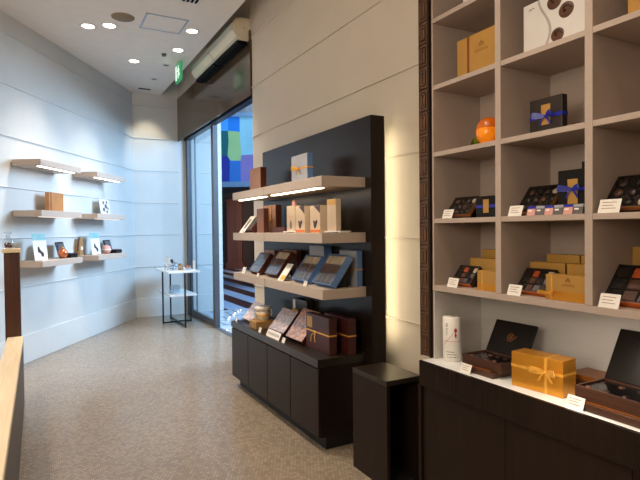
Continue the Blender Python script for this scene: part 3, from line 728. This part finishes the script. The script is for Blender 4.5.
g.build('emblem', M['redink'], t)
g = MB()
for a, z in [(-70 + 7 * k, .09 + .007 * k) for k in range(10)]: on_cyl(g, a, a + 7.2, z, z + .005, n=1)
on_cyl(g, -70, 60, .108, .111, n=12); g.build('noshi_lines', M['pinkline'], t)

def open_box(name, label, w_, d_, h_, y, x, z, lid_h, lid_a, rz=RZ, emblem=True, drawer=True, m='darkwood'):
    t = thing(name, label, 'chocolate box', (x, y, z + EPS), rz)
    e = .010
    b = MB(); b.box(-w_ / 2, w_ / 2, 0, d_, h_ * .38, h_ * .38 + .006)
    for q in ((-w_ / 2, w_ / 2, 0, e), (-w_ / 2, w_ / 2, d_ - e, d_), (-w_ / 2, -w_ / 2 + e, e, d_ - e), (w_ / 2 - e, w_ / 2, e, d_ - e)): b.box(*q, h_ * .38 + .006, h_, .001)
    b.build('box_body', M[m], t)
    if drawer:
        dr = MB().box(-w_ / 2 + .012, w_ / 2 - .03, -.024, d_ - .02, .0, h_ * .36, .002).build('drawer', M[m], t)
        MB().box(-w_ / 2 + .03, w_ / 2 - .05, -.018, -.004, h_ * .36 + .0006, h_ * .36 + .004).build('lining', M['copperribbon'], dr)
    else: MB().box(-w_ / 2, w_ / 2, 0, d_, 0, h_ * .37).build('base', M[m], t)
    MB().box(-w_ / 2 + e, w_ / 2 - e, e, d_ - e, h_ * .38 + .0065, h_ - .008).build('insert', M['glassdark'], t)
    MB().box(-w_ / 2 + e, w_ / 2 - e, e, d_ - e, h_ - .0075, h_ - .006).build('window_film', M['film'], t)
    for k in range(10):
        cx = -w_ / 2 + .03 + (w_ - .06) * (k % 5) / 4; cy = .04 + (d_ - .09) * (k // 5)
        MB().ball((cx, cy, h_ - .009), .014, sz=.5, n=8).build('chocolate', M['truffle_dark'] if k % 3 else M['truffle_milk'], t)
    T = Matrix.Translation((0, d_ - .001, h_)) @ Matrix.Rotation(lid_a, 4, 'X')      # hinge at the back edge
    ld = MB().box(-w_ / 2, w_ / 2, 0, .016, .001, lid_h, .002, T=T).build('lid', M['blackbox'], t)
    if emblem:
        g = MB()
        for k in range(5):
            a = 2 * PI * k / 5 + .3
            g.tube([(.0 + .013 * math.cos(a) + .009 * math.cos(q), -.001, lid_h * .52 + .013 * math.sin(a) + .009 * math.sin(q)) for q in [i * PI / 4 for i in range(8)]], .0016, 6, closed=True, T=T)
        g.tube([(.022, -.001, lid_h * .5), (.03, -.001, lid_h * .52), (.034, -.001, lid_h * .6)], .0016, 6, T=T)
        g.build('emblem', M['traygold'], ld)
    return t
open_box('open_chocolate_box', 'open dark wooden chocolate box with emblem lid left of the gold box', .255, .165, .075, 1.862, 1.895, ZC, .175, math.radians(-28))
open_box('open_chocolate_box', 'larger open dark chocolate box with tall black lid at the right edge', .36, .19, .085, 1.16, 1.875, ZC, .225, math.radians(-30), emblem=False)
t = upright_box('gold_gift_box', 'large shiny gold box with a gold bow on the counter', .245, .10, .155, 1.54, 1.895, ZC, M['golddark'], ribbon=M['goldribbon'], rpos=.60, rv=.045, rw=.012, bowm=M['goldribbon'], bowx=.045)
t.rotation_euler = (0, 0, RZ + math.radians(6.5))
t = thing('flat_brown_box', 'flat dark brown wooden box lying behind the gold bow box', 'chocolate box', (2.08, 1.452, ZC + EPS), RZ)
MB().box(-.07, .07, 0, .14, 0, .045, .002).build('box_body', M['darkwood'], t)
MB().box(-.072, .072, -.002, .142, .0455, .066, .002).build('lid', M['copperribbon'], t)
price_tag(1.915, 1.838, ZC, 'white price card at the counter edge beside the paper cylinder', .07, .045)
price_tag(1.318, 1.838, ZC, 'white price card at the counter edge beside the gold bow box', .075, .05)

# ------------------------------------------------------------------ goods: centre display
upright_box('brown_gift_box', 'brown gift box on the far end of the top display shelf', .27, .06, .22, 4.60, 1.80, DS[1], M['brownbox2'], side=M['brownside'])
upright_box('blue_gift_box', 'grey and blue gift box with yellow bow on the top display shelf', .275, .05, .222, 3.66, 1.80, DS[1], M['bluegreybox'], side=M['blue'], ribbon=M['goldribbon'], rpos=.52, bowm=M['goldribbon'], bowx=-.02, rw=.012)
z2 = DS[2]
# leaning white card and clear box
t = thing('leaning_card', 'white printed card leaning at the far end of the middle shelf', 'card', (1.71, 4.745, z2 + EPS), RZ)
T = Matrix.Translation((0, .0, .002)) @ Matrix.Rotation(math.radians(-38), 4, 'X')
MB().box(-.065, .065, 0, .006, 0, .20, .001, T=T).build('card', M['white'], t)
MB().box(-.025, .03, -.0012, -.0003, .05, .16, T=T).build('printed_figure', M['truffle_grey'], t)
MB().prism([(.02, 0), (.12, 0), (.09, .10)], 'x', -.03, .03).build('easel', M['acrylic'], t)
tilted_box('assortment_box', 'small tilted brown box with clear lid beside the leaning card', .13, .16, .045, math.radians(50), 4.60, 1.695, z2, M['brownside'], M['truffle_grey'], (3, 3), lambda i, j: M['truffle_grey'] if j else M['truffle_milk'])
price_tag(4.675, 1.69, z2, 'tiny white price card by the leaning card on the middle shelf', .04, .03, lines=2)
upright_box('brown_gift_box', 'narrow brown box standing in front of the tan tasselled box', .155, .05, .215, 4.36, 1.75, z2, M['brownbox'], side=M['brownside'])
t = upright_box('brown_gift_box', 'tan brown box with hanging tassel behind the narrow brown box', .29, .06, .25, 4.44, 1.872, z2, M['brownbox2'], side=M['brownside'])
MB().tube([(.05, -.004, .235), (.052, -.006, .18), (.05, -.006, .12)], .004, 6).ball((.05, -.007, .11), .011, sz=1.5, n=8).build('tassel', M['goldribbon'], t)
t = upright_box('flat_brown_box', 'low dark russet box lying beside the tan tasselled box', .26, .09, .045, 4.08, 1.80, z2, M['brownside'], cat='chocolate box')
def white_tray(y, x, z, w_, label):
    t = thing('acrylic_riser', label, 'riser', (x, y, z + EPS), RZ, 'white risers on the middle shelf')
    MB().box(-w_ / 2, w_ / 2, 0, .09, .006, .012, .001).build('plate', M['whitegloss'], t)
    MB().box(-w_ / 2 + .01, -w_ / 2 + .02, .005, .085, 0, .0058).build('foot', M['whitegloss'], t)
    MB().box(w_ / 2 - .02, w_ / 2 - .01, .005, .085, 0, .0058).build('foot', M['whitegloss'], t)
white_tray(3.845, 1.79, z2, .22, 'thin white riser under the slim white box with the pink capped bottle')
white_tray(3.155, 1.80, z2, .22, 'thin white riser under the tall cream box at the shelf end')
def slim_box(y, x, z, w_, d_, h_, label, style):
    t = thing('slim_white_box', label, 'gift box', (x, y, z + EPS), RZ, 'slim white boxes on the middle shelf')
    MB().box(-w_ / 2, w_ / 2, 0, d_, 0, h_, .0015).build('box_body', M['ivory'], t)
    if style == 'cup':
        MB().prism([(w_ / 2 - .0005, h_ - .001), (-w_ * .12, h_ - .001), (w_ / 2 - .0005, h_ * .70)], 'y', -.0009, -.0002).build('printed_corner', M['maroon'], t)
        flat_mark(t, 'printed_band', M['orangecard'], -w_ / 2 + .001, w_ / 2 - .001, .002, h_ * .11, 0)
        g = MB(); g.ball((0, -.0005, h_ * .30), w_ * .16, sy=.04, n=10); g.ball((w_ * .15, -.0006, h_ * .40), w_ * .10, sy=.06, n=8); g.ball((-w_ * .12, -.0006, h_ * .41), w_ * .07, sy=.06, n=8); g.box(-w_ * .08, w_ * .08, -.001, -.0002, h_ * .16, h_ * .26)
        g.build('printed_cup', M['truffle_dark'], t)
    elif style == 'blue':
        g = MB(); g.ball((.0, -.0005, h_ * .24), w_ * .15, sy=.04, sz=1.5, n=10)
        g.build('printed_figure', M['truffle_grey'], t); MB().box(.004, .009, -.001, -.0002, h_ * .38, h_ * .47).build('printed_stem', M['truffle_grey'], t)
        flat_mark(t, 'printed_lines', M['goldpale'], -w_ * .2, w_ * .25, h_ * .55, h_ * .57, 0)
    else:
        flat_mark(t, 'printed_band', M['goldpale'], -w_ / 2 + .001, w_ / 2 - .001, h_ * .82, h_ * .99, 0)
        g = MB()
        for k in range(4): g.box(-.008 + .002 * k, .006, -.0009, -.0002, h_ * (.65 - .12 * k), h_ * (.66 - .12 * k))
        g.build('printed_lines', M['goldline'], t)
    return t
slim_box(3.825, 1.80, z2 + .0126, .15, .06, .205, 'slim white box with grey figure, farthest of the slim white row', 'blue')
slim_box(3.655, 1.80, z2, .16, .068, .205, 'slim ivory box with maroon corner and cup print, second of the row', 'cup')
slim_box(3.405, 1.80, z2, .16, .06, .20, 'slim ivory box with maroon corner and cup print, beside the tallest', 'cup')
slim_box(3.175, 1.81, z2 + .0126, .125, .04, .222, 'tallest cream box with a gold band at the near shelf end', 'tall')
t = thing('pink_capped_bottle', 'slender bottle with a pink cap behind the slim white box', 'bottle', (1.885, 3.925, z2 + EPS))
MB().lathe([(.022, 0), (.024, .004), (.024, .15), (.014, .185), (.012, .20)], 16).build('glass_body', M['ivory'], t)
MB().lathe([(.012, .2002), (.021, .202), (.023, .245), (.015, .268), (.002, .274)], 16).build('cap', M['pink'], t)
# bottom display shelf
z3 = DS[3]
def sticks(i, j): return M['truffle_white'] if j == 2 else (M['truffle_grey'] if j == 0 else M['truffle_milk'])
al2 = math.radians(54)
tilted_box('assortment_box', 'tilted brown chocolate box with grey lid, farthest on the bottom display shelf', .24, .21, .045, al2, 4.47, 1.685, z3, M['brownside'], M['truffle_grey'], (4, 3), lambda i, j: M['truffle_grey'], 'tilted boxes on the bottom display shelf')
tilted_box('assortment_box', 'tilted brown chocolate box with white sticks, second on the bottom display shelf', .265, .24, .05, al2, 4.085, 1.685, z3, M['brownside'], M['truffle_dark'], (4, 3), sticks, 'tilted boxes on the bottom display shelf')
tilted_box('assortment_box', 'tilted blue chocolate box beside the leaning brochure, bottom display shelf', .265, .225, .045, al2, 3.525, 1.685, z3, M['blue'], M['truffle_grey'], (4, 3), sticks, 'tilted boxes on the bottom display shelf')
tilted_box('assortment_box', 'tilted blue chocolate box nearest the shelf end, bottom display shelf', .265, .245, .05, al2, 3.185, 1.685, z3, M['blue'], M['truffle_grey'], (4, 3), sticks, 'tilted boxes on the bottom display shelf')
upright_box('brown_gift_box', 'upright tan box behind the farthest tilted brown box', .24, .05, .215, 4.56, 1.92, z3, M['brownbox2'], side=M['brownside'])
upright_box('brown_gift_box', 'upright tan box behind the second tilted brown box', .28, .045, .225, 4.165, 1.945, z3, M['brownbox2'], side=M['brownside'])
upright_box('blue_gift_box', 'upright grey blue box with gold ribbon behind the first tilted blue box', .24, .07, .275, 3.65, 1.94, z3, M['bluegreybox'], side=M['blue'], ribbon=M['goldribbon'], rpos=.5, bowm=M['goldribbon'], rw=.01)
upright_box('blue_gift_box', 'upright grey blue box with gold ribbon at the near end of the bottom shelf', .23, .05, .25, 3.20, 1.955, z3, M['bluegreybox'], side=M['blue'], ribbon=M['goldribbon'], rpos=.48, bowm=M['goldribbon'], rw=.008)
price_tag(4.66, 1.69, z3, 'white price card at the far end of the bottom display shelf', .085, .06)
price_tag(4.26, 1.678, z3, 'small white price card between the two tilted brown boxes', .04, .03, lines=2)
price_tag(3.345, 1.678, z3, 'small white price card between the two tilted blue boxes', .05, .035, lines=2)
t = thing('leaning_brochure', 'white and yellow brochure leaning between the brown and blue tilted boxes', 'brochure', (1.69, 3.80, z3 + EPS), RZ)
T = Matrix.Translation((0, 0, .001)) @ Matrix.Rotation(math.radians(-36), 4, 'X')
MB().box(-.055, .055, 0, .003, 0, .16, T=T).build('sheet', M['white'], t)
MB().box(-.02, .05, -.001, -.0003, .01, .05, T=T).build('printed_patch', M['yellow'], t)
MB().prism([(.02, 0), (.09, 0), (.068, .08)], 'x', -.03, .03).build('easel', M['acrylic'], t)
# cabinet top
z4 = .629
al3 = math.radians(50)
tilted_box('printed_box', 'tilted box with pale pink printed lid at the far end of the base cabinet', .23, .20, .035, al3, 4.675, 1.70, z4, M['white'], None, None, None, lidm=M['printpink'], cat='gift box')
tilted_box('printed_box', 'tilted box with mauve printed lid behind the white text sign', .30, .215, .045, al3, 4.0, 1.70, z4, M['maroon'], None, None, None, lidm=M['print'], cat='gift box')
tilted_box('printed_box', 'largest tilted box with warm red printed lid beside the maroon boxes', .29, .265, .045, math.radians(52), 3.63, 1.685, z4, M['maroon'], None, None, None, lidm=M['printred'], cat='gift box')
t = upright_box('kraft_box', 'small kraft box under the white drum on the base cabinet', .165, .17, .068, 4.355, 1.665, z4, M['kraft'], ribbon=M['goldribbon'], rpos=.9, rv=0, rw=.008)
t = thing('white_drum_box', 'round ivory drum box with ribbon loop on the kraft box', 'gift box', (1.765, 4.36, z4 + .0705))
MB().lathe([(.066, 0), (.068, .002), (.068, .085)], 28).build('drum', M['ivory'], t)
MB().lathe([(.0705, .080), (.0705, .112), (.068, .115), (.001, .115)], 28).build('lid', M['white'], t)
MB().lathe([(.0690, .036), (.0695, .038), (.0695, .048), (.0690, .05)], 28, cap=False).build('ribbon', M['goldribbon'], t)
MB().tube([(.02 + .03 * math.cos(a), -.066 - .02 * math.cos(a), .07 + .045 * math.sin(a)) for a in [k * PI / 8 for k in range(-2, 11)]], .004, 6).build('ribbon_loop', M['white'], t)
MB().box(-.071, -.0705, -.02, .02, .02, .07).build('sticker', M['teal'], t)
t = thing('text_sign', 'white sign card with dark lettering at the front of the base cabinet', 'sign', (1.645, 3.875, z4 + EPS), RZ)
T = Matrix.Rotation(math.radians(-25), 4, 'X')
MB().box(-.13, .13, 0, .002, 0, .06, T=T).build('card', M['white'], t)
MB().prism([(.003, 0), (.03, 0), (.02, .04)], 'x', -.1, .1).build('support', M['acrylic'], t)
g = MB(); random.seed(11); x = -.105
while x < .1:
    w_ = random.uniform(.010, .017)
    g.box(x, x + w_, -.001, -.0002, .030 + random.uniform(-.003, .003), .034, T=T); g.box(x + w_ * .3, x + w_ * .5, -.001, -.0002, .020, .042, T=T); g.box(x, x + w_ * .9, -.001, -.0002, .021, .0235, T=T)
    x += w_ + .006
g.build('lettering', M['ink'], t)
price_tag(4.775, 1.655, z4, 'small white price card at the far end of the base cabinet', .05, .04, lines=2)
price_tag(4.145, 1.642, z4, 'small white price card in front of the kraft box', .05, .04, lines=2)
price_tag(3.665, 1.645, z4, 'small white price card at the right of the white text sign', .05, .04, lines=2)
t = upright_box('dark_gift_box', 'dark box with white card and gold bow at the back of the cabinet top', .28, .055, .275, 4.0, 1.955, z4, M['darkbox'], ribbon=M['goldribbon'], rpos=.62, bowm=M['goldribbon'], bowx=-.02, rw=.008)
MB().box(-.12, -.075, -.003, -.0012, .19, .265).build('gift_card', M['white'], t)
def maroon_box(label, w_, h_, y, x, lab):
    t = upright_box('maroon_gift_box', label, w_, .062, h_, y, x, z4, M['maroon'], ribbon=M['goldribbon'], rpos=.52, rw=.010, label_m=M['gold'], lab=lab, cat='gift box')
    g = MB(); xx = -.02
    g.strip([(xx, -.003, h_ * .52), (xx - .012, -.006, h_ * .38), (xx - .006, -.004, h_ * .22)], (.010, 0, 0)); g.strip([(xx, -.003, h_ * .52), (xx - .06, -.006, h_ * .40), (xx - .075, -.004, h_ * .20)], (.010, 0, 0)); g.ball((xx, -.003, h_ * .52), .007, n=8)
    g.build('ribbon_tails', M['goldribbon'], t); return t
maroon_box('maroon gift box with gold ribbon and square gold label, nearer the aisle', .35, .255, 3.295, 1.75, (-.155, -.075, .155, .235))
maroon_box('maroon gift box with gold ribbon standing behind the labelled maroon box', .34, .25, 3.23, 1.87, None)

# ------------------------------------------------------------------ goods: left wall shelves
def LT(name, label, cat, u, off, z, group=None):
    x, y = LW(u, off); return thing(name, label, cat, (x, y, z + EPS), PHI_L, group)
Z2, Z3 = 1.748, 1.183
t = LT('brown_gift_box', 'orange brown box alone on the nearer middle wall shelf', 'gift box', -2.63, .15, Z2)
MB().box(-.155, .155, 0, .05, 0, .235, .002).build('box_body', M['tanorange'], t)
MB().box(-.125, -.11, -.001, .051, 0, .236).build('ribbon', M['brownside'], t)
g = MB(); g.strip([(-.03 + .02 * math.cos(a) * a / 5, -.0008, .13 + .02 * math.sin(a) * a / 5) for a in range(9)], (0, 0, .003), .0007); g.build('printed_swirl', M['goldline'], t)
t = LT('picture_card', 'black and white picture card on the farther middle wall shelf', 'card', -1.30, .13, Z2)
T = Matrix.Rotation(math.radians(-8), 4, 'X')
MB().box(-.15, .15, 0, .005, 0, .235, T=T).build('card', M['white'], t)
g = MB()
for cx, cz, r in ((-.03, .18, .035), (.03, .13, .045), (.07, .19, .03), (-.04, .08, .04), (.05, .05, .03), (.09, .1, .025)): g.ball((cx, -.0002, cz), r, sy=.03, sz=.8, n=10, T=T)
g.build('printed_picture', M['truffle_grey'], t)
MB().prism([(.005, 0), (.05, 0), (.025, .14)], 'x', -.03, .03).build('support', M['white'], t)
def leaflet(u, label, off):
    t = LT('leaflet_stand', label, 'leaflet', u, off, Z3, 'leaflets on the bottom wall shelves')
    T = Matrix.Translation((0, 0, .004)) @ Matrix.Rotation(math.radians(-7), 4, 'X')
    MB().box(-.125, .125, 0, .003, 0, .305, T=T).build('sheet', M['white'], t)
    MB().box(-.123, .123, -.001, -.0003, .225, .303, T=T).build('printed_header', M['teal'], t)
    g = MB()
    for cx, cz, r in ((-.03, .135, .02), (-.025, .11, .028), (.005, .09, .022), (.03, .065, .03)): g.ball((cx, -.0002, cz), r, sy=.04, n=10, T=T)
    g.build('printed_figure', M['ink'], t)
    MB().box(-.13, .13, -.01, .06, 0, .004, .001).build('foot', M['acrylic'], t)
leaflet(-3.12, 'white leaflet with teal header on the nearer bottom wall shelf', .25)
leaflet(-1.74, 'white leaflet with teal header on the farther bottom wall shelf', .20)
def arch_bag(u, off, w_, h_, mbody, mtrim, label, d_=.05):
    t = LT('arched_gift_bag', label, 'gift bag', u, off, Z3)
    pts = [(-w_ / 2, 0), (w_ / 2, 0)] + [(w_ / 2 * math.cos(a) ** .8 if math.cos(a) > 0 else -w_ / 2 * (-math.cos(a)) ** .8, h_ * .25 + h_ * .75 * math.sin(a)) for a in [PI * k / 10 for k in range(11)]]
    MB().prism(pts, 'y', 0, d_).build('bag_body', mbody, t)
    MB().tube([(x, d_ / 2, z_) for x, z_ in pts[2:]], .009, 6).build('trim', mtrim, t)
    MB().box(-w_ * .2, w_ * .2, -.0012, -.0002, h_ * .3, h_ * .5).build('sticker', M['white'], t)
arch_bag(-2.895, .13, .18, .20, M['white'], M['orangecard'], 'white arched bag with red brown trim beside the nearer leaflet')
arch_bag(-1.92, .08, .12, .24, M['kraft'], M['blackbox'], 'kraft arched bag with black trim beside the farther leaflet')
t = LT('foil_egg', 'shiny copper foil ball on the nearer bottom wall shelf', 'egg', -2.69, .25, Z3)
MB().lathe([(.02, 0), (.046, .02), (.06, .055), (.052, .09), (.03, .112), (.002, .12)], 20).build('foil', M['copper'], t)
MB().lathe([(.008, .1202), (.012, .125), (.010, .14), (.002, .143)], 10).build('twist', M['goldribbon'], t)
t = LT('pink_ball', 'pink round sweet ball on the farther bottom wall shelf', 'ornament', -1.50, .22, Z3)
MB().lathe([(.02, 0), (.05, .02), (.065, .06), (.056, .10), (.03, .123), (.002, .13)], 20).build('ball', M['pink'], t)
MB().lathe([(.0655, .052), (.0665, .06), (.0655, .07)], 20, cap=False).build('band', M['white'], t)
def small_open(u, off, w_, label):
    t = LT('open_compact_box', label, 'chocolate box', u, off, Z3)
    MB().box(-w_ / 2, w_ / 2, 0, .15, 0, .05, .004).build('box_body', M['blackbox'], t)
    MB().box(-w_ / 2 + .015, w_ / 2 - .015, .015, .135, .0505, .055).build('insert', M['truffle_milk'], t)
    T = Matrix.Translation((0, .15, .052)) @ Matrix.Rotation(math.radians(-16), 4, 'X')
    MB().box(-w_ / 2, w_ / 2, -.002, .018, 0, .15, .006, T=T).build('lid', M['blackbox'], t)
    MB().box(-w_ / 2 + .02, w_ / 2 - .02, -.004, -.0022, .02, .13, T=T).build('lid_lining', M['truffle_grey'], t)
small_open(-2.50, .29, .17, 'open dark box with raised lid at the end of the nearer bottom wall shelf')
small_open(-1.24, .29, .20, 'open dark box with raised lid at the end of the farther bottom wall shelf')

# ------------------------------------------------------------------ white table at the back
t = thing('side_table', 'small white table with black metal legs beside the glass door', 'table', (1.985, 8.60, 0))
ZT = .875
MB().box(-.245, .245, -.50, .56, ZT - .028, ZT, .003).build('tabletop', M['whitegloss'], t)
MB().box(-.20, .22, -.40, .45, .475, .50, .002).build('lower_shelf', M['whitegloss'], t)
q = .011
for x, y in ((0, -.515), (-.235, -.02), (.0, .50), (.225, .03)):
    MB().box(x - q, x + q, y - q, y + q, .0005, ZT - .0285).build('leg', M['black'], t)
MB().box(-.01, .01, -.504, .489, .012, .034).build('base_bar', M['black'], t)
MB().box(-.224, -.0105, -.02, .01, .012, .034).box(.0105, .214, -.01, .02, .012, .034).build('base_bar', M['black'], t)
def table_item(name, label, cat, x, y, group=None, z=ZT): return thing(name, label, cat, (x, y, z + EPS), math.radians(-70), group)
t = table_item('white_display_card', 'upright white card standing on the white side table', 'card', 1.88, 8.80)
MB().box(-.05, .05, 0, .004, 0, .20).build('card', M['white'], t); MB().box(-.05, .05, -.02, .03, 0, .0045).build('foot', M['white'], t)
t = table_item('black_scanner', 'small black handheld device on the white side table', 'device', 1.95, 8.72)
T = Matrix.Translation((0, 0, .11)) @ Matrix.Rotation(math.radians(35), 4, 'Y')
MB().box(-.06, .06, -.018, .018, -.02, .02, .006, T=T).build('head', M['black'], t)
MB().box(-.012, .012, -.012, .012, .004, .10, .003).box(-.04, .04, -.03, .03, 0, .008, .002).build('stand', M['black'], t)
for k, (x, y, h_, lab) in enumerate(((1.80, 8.52, .11, 'left'), (1.86, 8.42, .10, 'front'), (1.95, 8.55, .13, 'middle'))):
    t = table_item('acrylic_cup', ('clear acrylic cup nearest the left corner of the side table', 'clear acrylic cup at the front edge of the side table', 'tallest clear acrylic cup in the middle of the side table')[k], 'cup', x, y, 'clear cups on the side table')
    MB().lathe([(.03, 0), (.034, h_), (.031, h_), (.027, .004), (.001, .004)], 18, cap=False).build('cup_wall', M['acrylic'], t)
    MB().lathe([(.0345, h_ - .004), (.036, h_), (.0345, h_ + .003)], 18, cap=False).build('rim', M['whitegloss'], t)
t = table_item('kraft_pouch', 'small tan pouch on the white side table', 'pouch', 2.0, 8.40)
MB().prism([(-.045, 0), (.045, 0), (.04, .08), (.03, .105), (-.03, .105), (-.04, .08)], 'y', -.02, .02).build('pouch_body', M['kraft'], t)
MB().box(-.03, .03, -.021, -.0202, .03, .065).build('sticker', M['ivory'], t)
t = table_item('candy_bowl', 'small clear bowl of pink and orange sweets on the side table', 'bowl', 2.115, 8.40)
MB().lathe([(.03, 0), (.05, .02), (.058, .05), (.055, .05), (.046, .022), (.001, .006)], 18, cap=False).build('bowl', M['acrylic'], t)
random.seed(5)
for k in range(8):
    a = k * .9; MB().ball((.028 * math.cos(a), .028 * math.sin(a), .034 + .018 * (k % 2)), .015, n=8).build('sweet', M['orangecard'] if k % 2 else M['pink'], t)
t = table_item('white_display_card', 'narrow tall white card at the right end of the side table', 'card', 2.19, 8.33)
MB().box(-.022, .022, 0, .004, 0, .15).build('card', M['white'], t); MB().box(-.022, .022, -.015, .02, 0, .004).build('foot', M['white'], t)
t = table_item('acrylic_box', 'clear acrylic box on the lower shelf of the side table', 'box', 1.93, 8.55, z=.50)
b_ = MB()
for q_ in ((-.07, .07, -.06, -.057), (-.07, .07, .057, .06), (-.07, -.067, -.057, .057), (.067, .07, -.057, .057)): b_.box(*q_, 0, .12)
b_.build('box_wall', M['acrylic'], t); MB().box(-.072, .072, -.062, .062, .1205, .126).build('lid', M['acrylic'], t)

# ------------------------------------------------------------------ lights
def spot(x, y, z, e, col=(1, .80, .58), ang=95, blend=.7, aim=None, r=.05):
    l = bpy.data.lights.new('spot', 'SPOT'); l.energy = e; l.color = col; l.spot_size = math.radians(ang); l.spot_blend = blend; l.shadow_soft_size = r
    o = bpy.data.objects.new('spot', l); COL.objects.link(o); o.location = (x, y, z)
    d = (Vector(aim) - Vector((x, y, z))) if aim else Vector((0, 0, -1))
    o.rotation_euler = d.to_track_quat('-Z', 'Y').to_euler(); return o
def area(loc, aim, e, col, sx, sy):
    l = bpy.data.lights.new('area', 'AREA'); l.shape = 'RECTANGLE'; l.size = sx; l.size_y = sy; l.energy = e; l.color = col
    o = bpy.data.objects.new('area', l); COL.objects.link(o); o.location = loc
    o.rotation_euler = (Vector(aim) - Vector(loc)).to_track_quat('-Z', 'Y').to_euler(); return o
WARM = (1, .86, .70)
for x, y in ((.557, 6.66), (.775, 6.53), (1.233, 7.73), (1.671, 6.268), (1.677, 7.006)):
    spot(x, y, CEIL - .02, 105, (1, .87, .72), 84)
spot(1.65, 8.95, CEIL - .02, 45, (1, .85, .62), 60, aim=(1.75, 9.46, 2.6))
for x, y, e in ((.6, 4.9, 130), (.6, 3.2, 110), (-1.0, 4.6, 100), (-1.2, 2.4, 110), (.4, 1.4, 45), (.4, -.3, 90)):
    spot(x, y, CEIL - .02, e * 1.1, WARM, 92)
for u, e in ((-4.2, 34), (-3.0, 28), (-1.9, 12)):
    x_, y_ = LW(u, 1.0); xa, ya = LW(u, .0)
    spot(x_, y_, CEIL - .02, e, WARM, 70, aim=(xa, ya, 1.5))
# accent spots: on the centre display, the counter and the wall unit
spot(.75, 4.0, CEIL - .02, 170, WARM, 50, aim=(1.75, 3.8, 1.0))
spot(.8, 1.9, CEIL - .02, 70, WARM, 48, aim=(2.0, 1.6, 1.0))
spot(.8, 1.0, CEIL - .02, 55, WARM, 50, aim=(2.0, 1.0, 1.1))
area((-2.2, .2, 2.3), (-1.2, 2.2, 3.9), 115, (1, .86, .70), 1.6, 1.6)      # unseen fill, added to bounce warm light off the ceiling
# niche light over the counter, tucked behind the bottom board
area((1.95, 1.3, 1.157), (2.05, 1.3, .8), 5, WARM, .05, 1.7)
# blue daylight from the glazed corridor, plus an added warm fill
area((4.3, 6.3, 3.1), (.9, 8.6, .9), 320, (.46, .70, 1), 1.7, 1.5)
area((6.2, 12.0, 5.8), (4.5, 13, 1.0), 420, (.68, .83, 1), 3, 3)
area((7.5, 16.0, 2.6), (8.5, 19, .6), 200, (1, .82, .66), 3, 2)  # warm fill added to lift the dark corridor wood, no daylight

wd = bpy.data.worlds.new('World'); bpy.context.scene.world = wd; wd.use_nodes = True
bg = wd.node_tree.nodes['Background']; bg.inputs['Color'].default_value = (.35, .52, .80, 1); bg.inputs['Strength'].default_value = .5

# ------------------------------------------------------------------ camera
F_PX, YAW, PITCH_, ROLL, HC = 521.23, .4956, .02, .0104, 1.5
cam = bpy.data.cameras.new('camera'); co = bpy.data.objects.new('camera', cam); COL.objects.link(co)
cam.sensor_width = 36; cam.lens = F_PX / 640 * 36; cam.clip_start = .05; cam.clip_end = 80
R0 = Vector((math.cos(YAW), -math.sin(YAW), 0)); F0 = Vector((math.sin(YAW), math.cos(YAW), 0)); Zv = Vector((0, 0, 1))
Fw = F0 * math.cos(PITCH_) - Zv * math.sin(PITCH_); U0 = Zv * math.cos(PITCH_) + F0 * math.sin(PITCH_)
Rr = R0 * math.cos(ROLL) - U0 * math.sin(ROLL); Uu = U0 * math.cos(ROLL) + R0 * math.sin(ROLL)
mw = Matrix((Rr, Uu, -Fw)).transposed().to_4x4(); mw.translation = Vector((0, 0, HC)); co.matrix_world = mw
sc = bpy.context.scene; sc.camera = co
sc.view_settings.view_transform = 'Standard'; sc.view_settings.look = 'None'; sc.view_settings.exposure = 0; sc.view_settings.gamma = 1
sc.cycles.max_bounces = 10; sc.cycles.transparent_max_bounces = 16; sc.cycles.sample_clamp_indirect = 4
sc.cycles.caustics_reflective = False; sc.cycles.caustics_refractive = False
